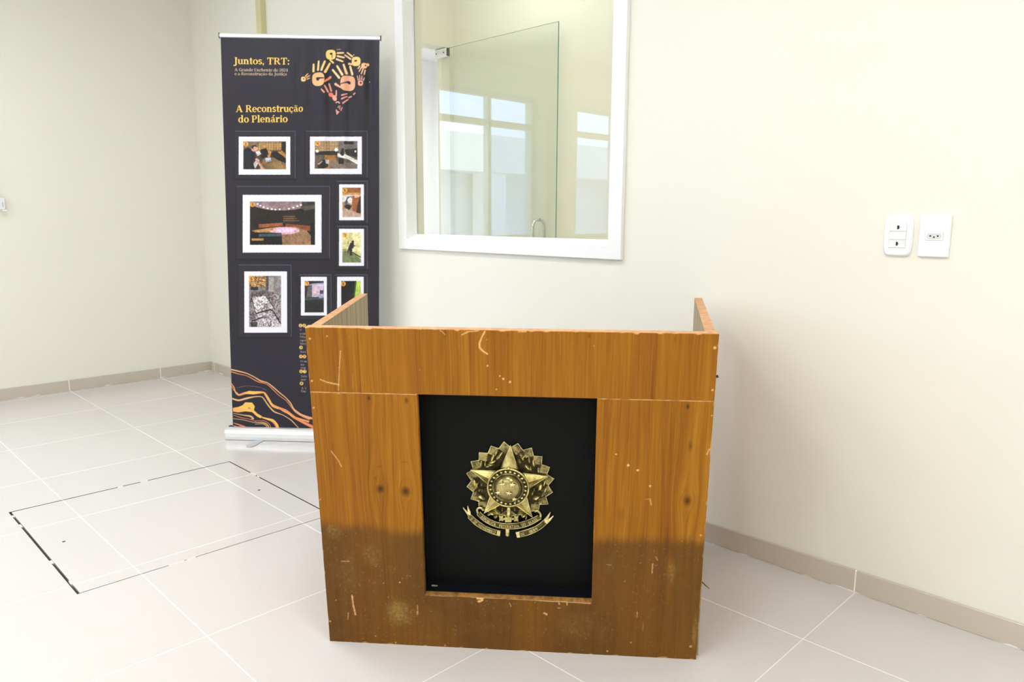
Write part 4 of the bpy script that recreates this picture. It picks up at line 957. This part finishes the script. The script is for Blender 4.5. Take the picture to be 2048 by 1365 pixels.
fill(c_([(1010, 326), (1056, 330), (1056, 378), (1010, 374)]), (28, 24, 26)); fill([ell(440+990/4.265, 240+254/4.265, 3.6)], (240, 236, 230)); fill([ell(440+829/4.265, 240+266/4.265, 3.0)], (236, 226, 220)); fill(c_([(1040, 245), (1055, 240), (1060, 300), (1044, 310), (1020, 290)]), (34, 28, 34)); fill(crect(1148, 262, 1162, 276), (230, 226, 222))
# 3 : the round courtroom
fill(crect(255, 697, 812, 1067), (34, 26, 24), .2); q = ell(440+520/4.265, 240+700/4.265, 62, 17, 0, 180); fill([q], (142, 118, 124), .12); fill(c_([(680, 740), (812, 715), (812, 760), (720, 775)]), (78, 72, 62), .2); fill(c_([(700, 700), (812, 697), (812, 722), (690, 745)]), (60, 50, 52))
for x, y in ((320, 718), (342, 732), (370, 745), (405, 755), (440, 762), (472, 765), (508, 764), (588, 758), (625, 748), (660, 736), (690, 726)): fill([ell(440+x/4.265, 240+y/4.265, 2.0, 1.5)], (250, 240, 246))
fill(crect(535, 812, 640, 880), (58, 42, 32), .3)
for y in (822, 840, 858): fill(crect(540, y, 640+(y-822), y+5), (128, 100, 66))
fill(c_([(330, 890), (535, 878), (535, 905), (330, 922)]), (150, 82, 50), .3); fill(c_([(560, 885), (770, 905), (770, 950), (560, 915)]), (134, 72, 46), .3)
fill(c_([(270, 945), (440, 918), (640, 912), (740, 945), (775, 990), (775, 1067), (530, 1067), (520, 965), (300, 960)]), (150, 114, 84), .15)
fill([ell(440+550/4.265, 240+945/4.265, 30, 7.5)], (226, 172, 186)); fill([ell(440+560/4.265, 240+942/4.265, 18, 4.5)], (246, 206, 236)); fill(c_([(300, 945), (440, 920), (460, 940), (330, 962)]), (190, 140, 92), .1)
fill(c_([(265, 975), (430, 962), (525, 965), (532, 1067), (265, 1067)]), (16, 14, 16)); fill(c_([(330, 975), (520, 968), (525, 992), (330, 996)]), (62, 76, 92), .3); fill(crect(270, 1012, 370, 1030), (176, 128, 76)); fill(crect(775, 880, 812, 1067), (20, 17, 16))
# 4 : crouching at the lectern
fill(crect(1043, 578, 1202, 830), (170, 120, 84), .2); fill(crect(1043, 578, 1202, 640), (150, 92, 48), .25); fill(crect(1043, 622, 1202, 640), (196, 140, 84), .3); fill(crect(1043, 640, 1202, 700), (214, 206, 196)); fill(crect(1043, 760, 1202, 830), (186, 158, 138), .1)
fill(c_([(1125, 650), (1195, 640), (1165, 790), (1130, 775)]), (150, 88, 46), .15); fill(c_([(1190, 650), (1202, 650), (1202, 800), (1160, 790)]), (58, 40, 36)); fill(c_([(1065, 700), (1085, 655), (1120, 650), (1125, 670), (1090, 680), (1080, 730), (1062, 730)]), (72, 82, 122)); fill(c_([(1085, 680), (1110, 655), (1128, 680), (1120, 720), (1090, 705)]), (232, 230, 228)); fill(c_([(1055, 735), (1090, 720), (1125, 735), (1100, 770), (1065, 750)]), (32, 32, 46)); fill(c_([(1140, 650), (1195, 640), (1190, 660), (1150, 665)]), (206, 160, 136))
# 5 : painting the wall
fill(crect(1043, 962, 1202, 1218), (206, 200, 140), .06); fill(crect(1130, 962, 1202, 1120), (226, 220, 168), .04); fill(c_([(1043, 1120), (1110, 1110), (1202, 1190), (1202, 1218), (1043, 1218)]), (116, 126, 84), .2); fill(c_([(1130, 1125), (1202, 1168), (1202, 1180), (1125, 1135)]), (60, 66, 44)); fill(crect(1043, 1100, 1080, 1118), (150, 156, 110))
fill(c_([(1110, 1050), (1135, 1040), (1142, 1060), (1138, 1090), (1125, 1100), (1128, 1158), (1105, 1158), (1100, 1110), (1088, 1150), (1085, 1120), (1098, 1080)]), (38, 36, 48)); fill([ell(440+1131/4.265, 240+1040/4.265, 2.6)], (60, 46, 40)); fill(c_([(1130, 1075), (1152, 1070), (1155, 1078), (1130, 1085)]), (60, 54, 62)); fill(crect(1088, 1030, 1094, 1060), (96, 92, 70))
# 6 : flood debris on the floor
fill(drect(178, 45, 412, 422), (132, 122, 126), .35); fill(drect(178, 45, 300, 125), (170, 130, 84), .6); fill(c_([(0, 0), (0, 1), (1, 1)]), BG); fill(drect(190, 125, 245, 150), (42, 38, 42)); fill(d_([(190, 160), (310, 150), (345, 190), (190, 200)]), (104, 96, 98), .25); fill(drect(318, 55, 356, 160), (168, 162, 160), .12); fill(d_([(356, 160), (385, 45), (412, 45), (412, 260), (370, 210)]), (138, 132, 134), .15); fill(drect(300, 45, 320, 150), (80, 74, 78), .2)
fill(d_([(195, 205), (300, 190), (355, 280), (225, 320)]), (186, 178, 182), .35); fill(d_([(225, 330), (340, 300), (410, 400), (412, 422), (240, 422)]), (168, 160, 166), .5); stroke([(450+195/3.688, 540+200/3.688), (450+230/3.688, 540+330/3.688)], 1.8, (44, 40, 44)); stroke([(450+230/3.688, 540+322/3.688), (450+345/3.688, 540+288/3.688), (450+410/3.688, 540+400/3.688)], 2.6, (38, 34, 38)); stroke([(450+300/3.688, 540+190/3.688), (450+365/3.688, 540+290/3.688)], 1.8, (50, 46, 50)); stroke([(450+195/3.688, 540+380/3.688), (450+280/3.688, 540+350/3.688)], 2.6, (40, 36, 42)); fill(d_([(190, 385), (240, 385), (240, 422), (190, 422)]), (50, 46, 50), .3)
# 7 : office at dusk
fill(drect(588, 82, 730, 315), (44, 42, 46), .2); fill(drect(588, 82, 730, 115), (150, 142, 172)); fill(d_([(588, 82), (730, 82), (730, 95), (640, 102), (600, 120)]), (40, 36, 48)); fill(d_([(612, 125), (640, 118), (640, 200), (600, 205)]), (92, 88, 90)); fill(drect(642, 108, 728, 200), (192, 176, 200)); fill(drect(660, 118, 690, 190), (206, 176, 186)); fill(drect(700, 150, 726, 178), (66, 60, 84)); fill(d_([(590, 210), (720, 200), (730, 215), (590, 225)]), (70, 72, 76)); fill(drect(588, 225, 730, 315), (28, 32, 32), .2); fill(d_([(700, 178), (728, 180), (728, 205), (690, 210)]), (150, 152, 186))
# 8 : dark room with a green strip
fill(drect(857, 82, 1000, 315), (22, 20, 24), .2); fill(d_([(968, 82), (1000, 82), (1000, 200), (955, 200)]), (182, 206, 78), .06); fill(d_([(958, 90), (970, 90), (955, 200), (945, 200)]), (66, 84, 40))
# photographic mottling of the prints
def mottle(r, amt, cells, thr=None):
    x0, y0, x1, y1 = r; mk = mask_of([np.array(rect(x0, y0, x1, y1))])
    sy, sx, m = mk; h_, w_ = m.shape; n_ = np.zeros((h_, w_))
    for c, a in cells:
        g = rng.random((h_//c+3, w_//c+3)); Y, X = np.mgrid[0:h_, 0:w_]/c; i = Y.astype(int); j = X.astype(int); u = Y-i; v = X-j; u = u*u*(3-2*u); v = v*v*(3-2*v)
        n_ += a*(((g[i, j]*(1-v)+g[i, j+1]*v)*(1-u) + (g[i+1, j]*(1-v)+g[i+1, j+1]*v)*u) - .5)
    if thr is not None: n_ = np.where(n_ > thr, .5, -.55)*np.clip(abs(n_-thr)*8, .25, 1)
    reg = art[sy, sx]; reg[m] = (reg*np.clip(1 + amt*2*n_, .12, 2.2)[..., None])[m]
for k_, f in enumerate(FR):
    mottle(f[2], .38, ((5, .5), (11, .6), (26, .6)))
mottle((500, 585, 561, 654), .62, ((4, .6), (7, .7), (18, .4)), -.02)
mottle((499, 553, 531, 574), .8, ((4, 1.0), (6, .6)), .0)
# numbered badges
DIG = {'1': '010110010010111', '2': '111001111100111', '3': '111001111001111', '4': '101101111001001', '5': '111100111001111', '6': '111100111101111', '7': '111001001001001', '8': '111101111101111', '9': '111101111001111'}
def badge(x, y, r, dg, col=(240, 172, 70)):
    fill([ell(x, y, r)], col); s_ = r*.26
    for k, b in enumerate(DIG[dg]):
        if b == '1': X0, Y0 = x + (k % 3 - 1.5)*s_*1.1, y + (k//3 - 2.5)*s_; fill([rect(X0, Y0, X0+s_*1.1, Y0+s_)], (92, 62, 40))
for (x, y), dg in zip(((491.6, 288.3), (634.8, 287.5), (504.7, 409.3), (689.5, 380.8), (689.3, 471), (503.2, 558), (613.6, 567.3), (686.5, 568)), '14357678'): badge(x, y, 4.7, dg)
# caption column beside the frames (only its left edge shows beside the lectern)
for x, y, dg in ((601.2, 651.5, '1'), (608.6, 651.5, '2'), (602, 695.5, '3'), (601.8, 713.5, '4'), (609, 713.5, '5'), (602.2, 743.3, '6'), (609.4, 743.5, '7'), (603, 767.5, '8')): badge(x, y, 3.5, dg, (240, 196, 110))
for y, s_, x1 in ((662, 'O', 603.5), (669.5, 'com', 614), (676, 'Mag', 615), (683, 'ope', 613), (689.5, 'ins', 612), (706, 'Res', 612), (725, 'O m', 614), (731.5, 'no', 609), (738, 'rep', 612), (755, 'Sala', 614), (761.5, 'ser', 612), (779, 'A S', 613), (785, 'Em', 612)): text(s_, 599.5 + (y-660)*.022, x1, y, y, 4.0, (176, 166, 160), .75)
# ---- gold marbling at the foot
def dp(pts): return [(450+x/3.688, 540+y/3.688) for x, y in pts]
G1, G2, G3, G4 = (246, 190, 92), (238, 158, 92), (232, 140, 96), (226, 176, 120)
stroke(dp([(45, 735), (100, 748), (160, 763), (215, 790), (265, 822), (310, 830), (355, 865), (400, 905), (450, 945), (485, 985), (505, 1030), (560, 1070), (620, 1092), (700, 1110)]), [2.6, 2.4, 1.8, 1.6, 2.4, 1.6, 2.2, 2.0, 1.6, 2.2, 2.8, 3.2, 4.2, 3], G4)
stroke(dp([(45, 752), (100, 768), (165, 782), (240, 826), (310, 842), (350, 880), (395, 925), (455, 968), (490, 1015), (520, 1055), (575, 1085), (625, 1105)]), [1.8, 1.2, 1.0, 1.6, 1.0, 1.4, 1.0, 1.0, 1.4, 1.2, 2.0, 2.4], G3)
stroke(dp([(90, 872), (130, 860), (165, 856), (230, 862), (270, 872), (305, 888)]), [.6, 1, .6, .9, .6, 1], (120, 108, 104))
stroke(dp([(48, 838), (70, 870), (75, 905), (100, 928), (150, 908), (210, 908), (290, 903), (320, 950), (345, 998), (400, 1022), (450, 1038), (520, 1092), (620, 1122)]), [1.4, 2, 2, 3.2, 4.5, 6.5, 3.2, 4.0, 4.5, 4.5, 4.0, 3.0, 3.6], G2)
stroke(dp([(150, 908), (180, 904), (215, 908), (262, 902)]), [2, 6, 5.5, 2], G1); stroke(dp([(48, 855), (66, 890), (100, 915)]), [.8, 1, .8], G4)
stroke(dp([(52, 950), (100, 966), (160, 948), (220, 936), (275, 934), (318, 1000), (360, 1048), (430, 1072), (490, 1110), (550, 1176)]), [2.8, 3.2, 3.6, 2.0, 1.6, 2.4, 2.6, 1.2, 1.6, 1.2], G4)
stroke(dp([(290, 915), (318, 960), (350, 1010), (390, 1026)]), [1, 1.6, 1.6, 1], G1)
stroke(dp([(395, 1022), (460, 1046), (510, 1092), (560, 1118), (630, 1152), (690, 1180)]), [3, 5, 3.4, 4.2, 5.6, 5], G3); stroke(dp([(420, 1040), (470, 1062), (510, 1098)]), [.8, 2, .8], G1)
fill([dp([(58, 1020), (100, 1012), (130, 1000), (150, 978), (200, 980), (220, 1008), (213, 1036), (240, 1062), (272, 1080), (262, 1096), (236, 1082), (200, 1050), (150, 1044), (100, 1052), (60, 1046)])], G1); fill([dp([(60, 1020), (110, 1015), (140, 1040), (90, 1050), (60, 1044)])], (248, 174, 100))
fill([dp([(168, 1018), (182, 1012), (190, 1024), (176, 1030)])], (150, 110, 70), alpha=.7)
stroke(dp([(60, 1058), (130, 1072), (190, 1080), (216, 1102), (190, 1100)]), [.8, 1.6, 3.2, 2.6, 1], G4); stroke(dp([(60, 1072), (120, 1092), (180, 1102), (230, 1120)]), [.7, 1, .8, .7], G3)
stroke(dp([(60, 1098), (140, 1108), (215, 1128), (280, 1126), (312, 1140), (330, 1172)]), [.8, 1, 1, 1.6, 2, 1.4], G4); stroke(dp([(220, 1140), (280, 1136), (306, 1150), (316, 1172)]), [.7, 1.2, 1.2, .8], G4); stroke(dp([(215, 1116), (285, 1112), (325, 1134), (344, 1174)]), [.7, 1, 1, .8], G3)
stroke(dp([(270, 1088), (310, 1100), (352, 1112), (380, 1142), (396, 1178)]), [2.2, 3.4, 5.6, 5.6, 4.6], G1); stroke(dp([(330, 1110), (362, 1130), (386, 1172)]), [1, 3, 2], G3)
stroke(dp([(62, 1130), (110, 1146), (150, 1160), (175, 1176)]), [1, 2.6, 3, 2], G3); stroke(dp([(60, 1150), (100, 1164), (130, 1176)]), [2, 2.4, 2], G4)
# ---- canvas : the print carried on a gently rippled sheet
P4 = art.reshape(NY, SS, NX, SS, 3).mean((1, 3))
def ripple(x, y):
    """out of plane wave of the hanging vinyl"""
    t = np.clip(y/BH, 0, 1); up = np.clip((t-.55)/.40, 0, 1)**1.2*np.clip((1.0-t)/.10, 0, 1); xr = np.clip((x-.34)/.12, 0, 1)
    return up*xr*(.0078*np.sin((x-.40)/.095*2*math.pi + .5*t) + .0026*np.sin((x-.2)/.052*2*math.pi+1.1)) + .0022*np.sin(x*14+3*t)*np.sin(math.pi*t) + .0014*np.sin(x*30+t*9)*np.sin(math.pi*t)
gx = np.linspace(0, BW, NX+1); gy = np.linspace(0, BH, NY+1); GX, GY = np.meshgrid(gx, gy); GZ = ripple(GX, GY)
vts = np.stack([GX.ravel(), GY.ravel(), GZ.ravel()], 1); nv = len(vts); idx = np.arange(nv).reshape(NY+1, NX+1)
q = np.stack([idx[:-1, :-1], idx[:-1, 1:], idx[1:, 1:], idx[1:, :-1]], -1).reshape(-1, 4)
k = 8; bgx = np.arange(0, NX+1, k); bgy = np.arange(0, NY+1, k); 
if bgx[-1] != NX: bgx = np.r_[bgx, NX]
if bgy[-1] != NY: bgy = np.r_[bgy, NY]
bi = idx[np.ix_(bgy, bgx)]; bvts = vts[bi.ravel()].copy(); bvts[:, 2] -= .0009; bidx = np.arange(len(bvts)).reshape(len(bgy), len(bgx)) + nv
bq = np.stack([bidx[:-1, :-1], bidx[1:, :-1], bidx[1:, 1:], bidx[:-1, 1:]], -1).reshape(-1, 4)
vts = np.concatenate([vts, bvts]); faces = np.concatenate([q, bq]); nf = len(faces)
me = bpy.data.meshes.new('printed_canvas'); me.vertices.add(len(vts)); me.vertices.foreach_set('co', vts.astype(np.float32).ravel())
me.loops.add(nf*4); me.loops.foreach_set('vertex_index', faces.astype(np.int32).ravel()); me.polygons.add(nf)
me.polygons.foreach_set('loop_start', np.arange(0, nf*4, 4, dtype=np.int32)); me.polygons.foreach_set('loop_total', np.full(nf, 4, np.int32))
me.polygons.foreach_set('use_smooth', np.ones(nf, bool)); me.update(calc_edges=True)
pc = np.zeros((NY+1, NX+1, 3), np.float32); cnt = np.zeros((NY+1, NX+1, 1), np.float32)
for dy in (0, 1):
    for dx in (0, 1): pc[dy:NY+dy, dx:NX+dx] += P4; cnt[dy:NY+dy, dx:NX+dx] += 1
pc = (pc/cnt).reshape(-1, 3); colr = np.ones((len(vts), 4), np.float32); colr[:nv, :3] = pc; colr[nv:, :3] = .45
at = me.attributes.new('print', 'FLOAT_COLOR', 'POINT'); at.data.foreach_set('color', colr.ravel())
n = NT('printed_vinyl'); a_ = n.n('ShaderNodeAttribute', attribute_name='print').outputs['Color']; f = n.noise(n.obj(), 400, 2)
n.base(n.mix(n.math('MULTIPLY', f, .04), a_, (.05, .045, .055))); n.set(.28, spec=.38); me.materials.append(n.m)
MBan = Matrix(((1, 0, 0, 0), (0, 0, -1, .05), (0, 1, 0, 0), (0, 0, 0, 1)))          # (x, y, towards the viewer) -> banner axes
MC_ = MBan @ Matrix.Translation((BO[0], BO[1], 0)) @ Matrix.Rotation(-BT, 4, 'Z')
o = bpy.data.objects.new('printed_canvas', me); COL.objects.link(o); o.parent = ban; o.matrix_basis = MC_
m = MB().prism([(-.006, .0), (-.006, .012), (-.002, .018), (.004, .018), (.006, .012), (.006, -.002), (.003, -.004)], -.004, BW+.004)
tr = m.build('top_rail', M_alu, ban, mw=MC_ @ Matrix.Translation((0, BH-.004, 0)) @ Matrix(((0, 0, 1, 0), (0, 1, 0, 0), (-1, 0, 0, 0), (0, 0, 0, 1))))
for x in (-.008, BW+.004): MB().box(x, x+.004, -.006, .019, -.007, .007).build('end_cap', M_dark, tr, bevel=.001, seg=1).matrix_basis = tr.matrix_basis.inverted() @ (MC_ @ Matrix.Translation((0, BH-.004, 0)))
prof = [(-.052, .004), (-.056, .02), (-.054, .040), (-.046, .054), (-.030, .062), (-.008, .064), (-.004, .060), (.004, .060), (.008, .064), (.030, .062), (.046, .05), (.052, .03), (.052, .008), (.046, .002), (-.046, .0005)]
m = MB().prism(prof, -.022, .838); cas = m.build('cassette', M_alu, ban, mw=Matrix(((0, 0, 1, 0), (1, 0, 0, .05), (0, 1, 0, 0), (0, 0, 0, 1))))
for x in (-.026, .838):
    e = MB().prism([(a*1.03, b*1.02) for a, b in prof], x, x+.004, bev=.0008).build('end_cap', M_alu, cas)
m = MB().box(-.018, .012, -.012, .012, .060, .068).build('canvas_slot_lip', M_black, cas); m.matrix_basis = cas.matrix_basis.inverted() @ Matrix.Translation((-.006, .05, -.003))
M_foot = plain('grey_aluminium_foot', (.50, .52, .57), .4, .4, var=.02)
def foot(x, ang):
    P = [(-.021, .0), (.021, .0), (.023, -.115), (.019, -.140), (.008, -.150), (-.008, -.150), (-.019, -.140), (-.023, -.115)]
    m = MB().prism(P, .0005, .0042, bev=.0012); f_ = m.build('swivel_foot', M_foot, ban, bevel=0); f_.location = (x, .035, 0); f_.rotation_euler = (0, 0, math.radians(ang)); return f_
foot(.165, -6); foot(.66, 8)
MB().tube([(.41, .105, .03), (.43, .092, 1.0), (.446, .068, BH+.02)], .008, 10).build('support_pole', M_alu, ban)
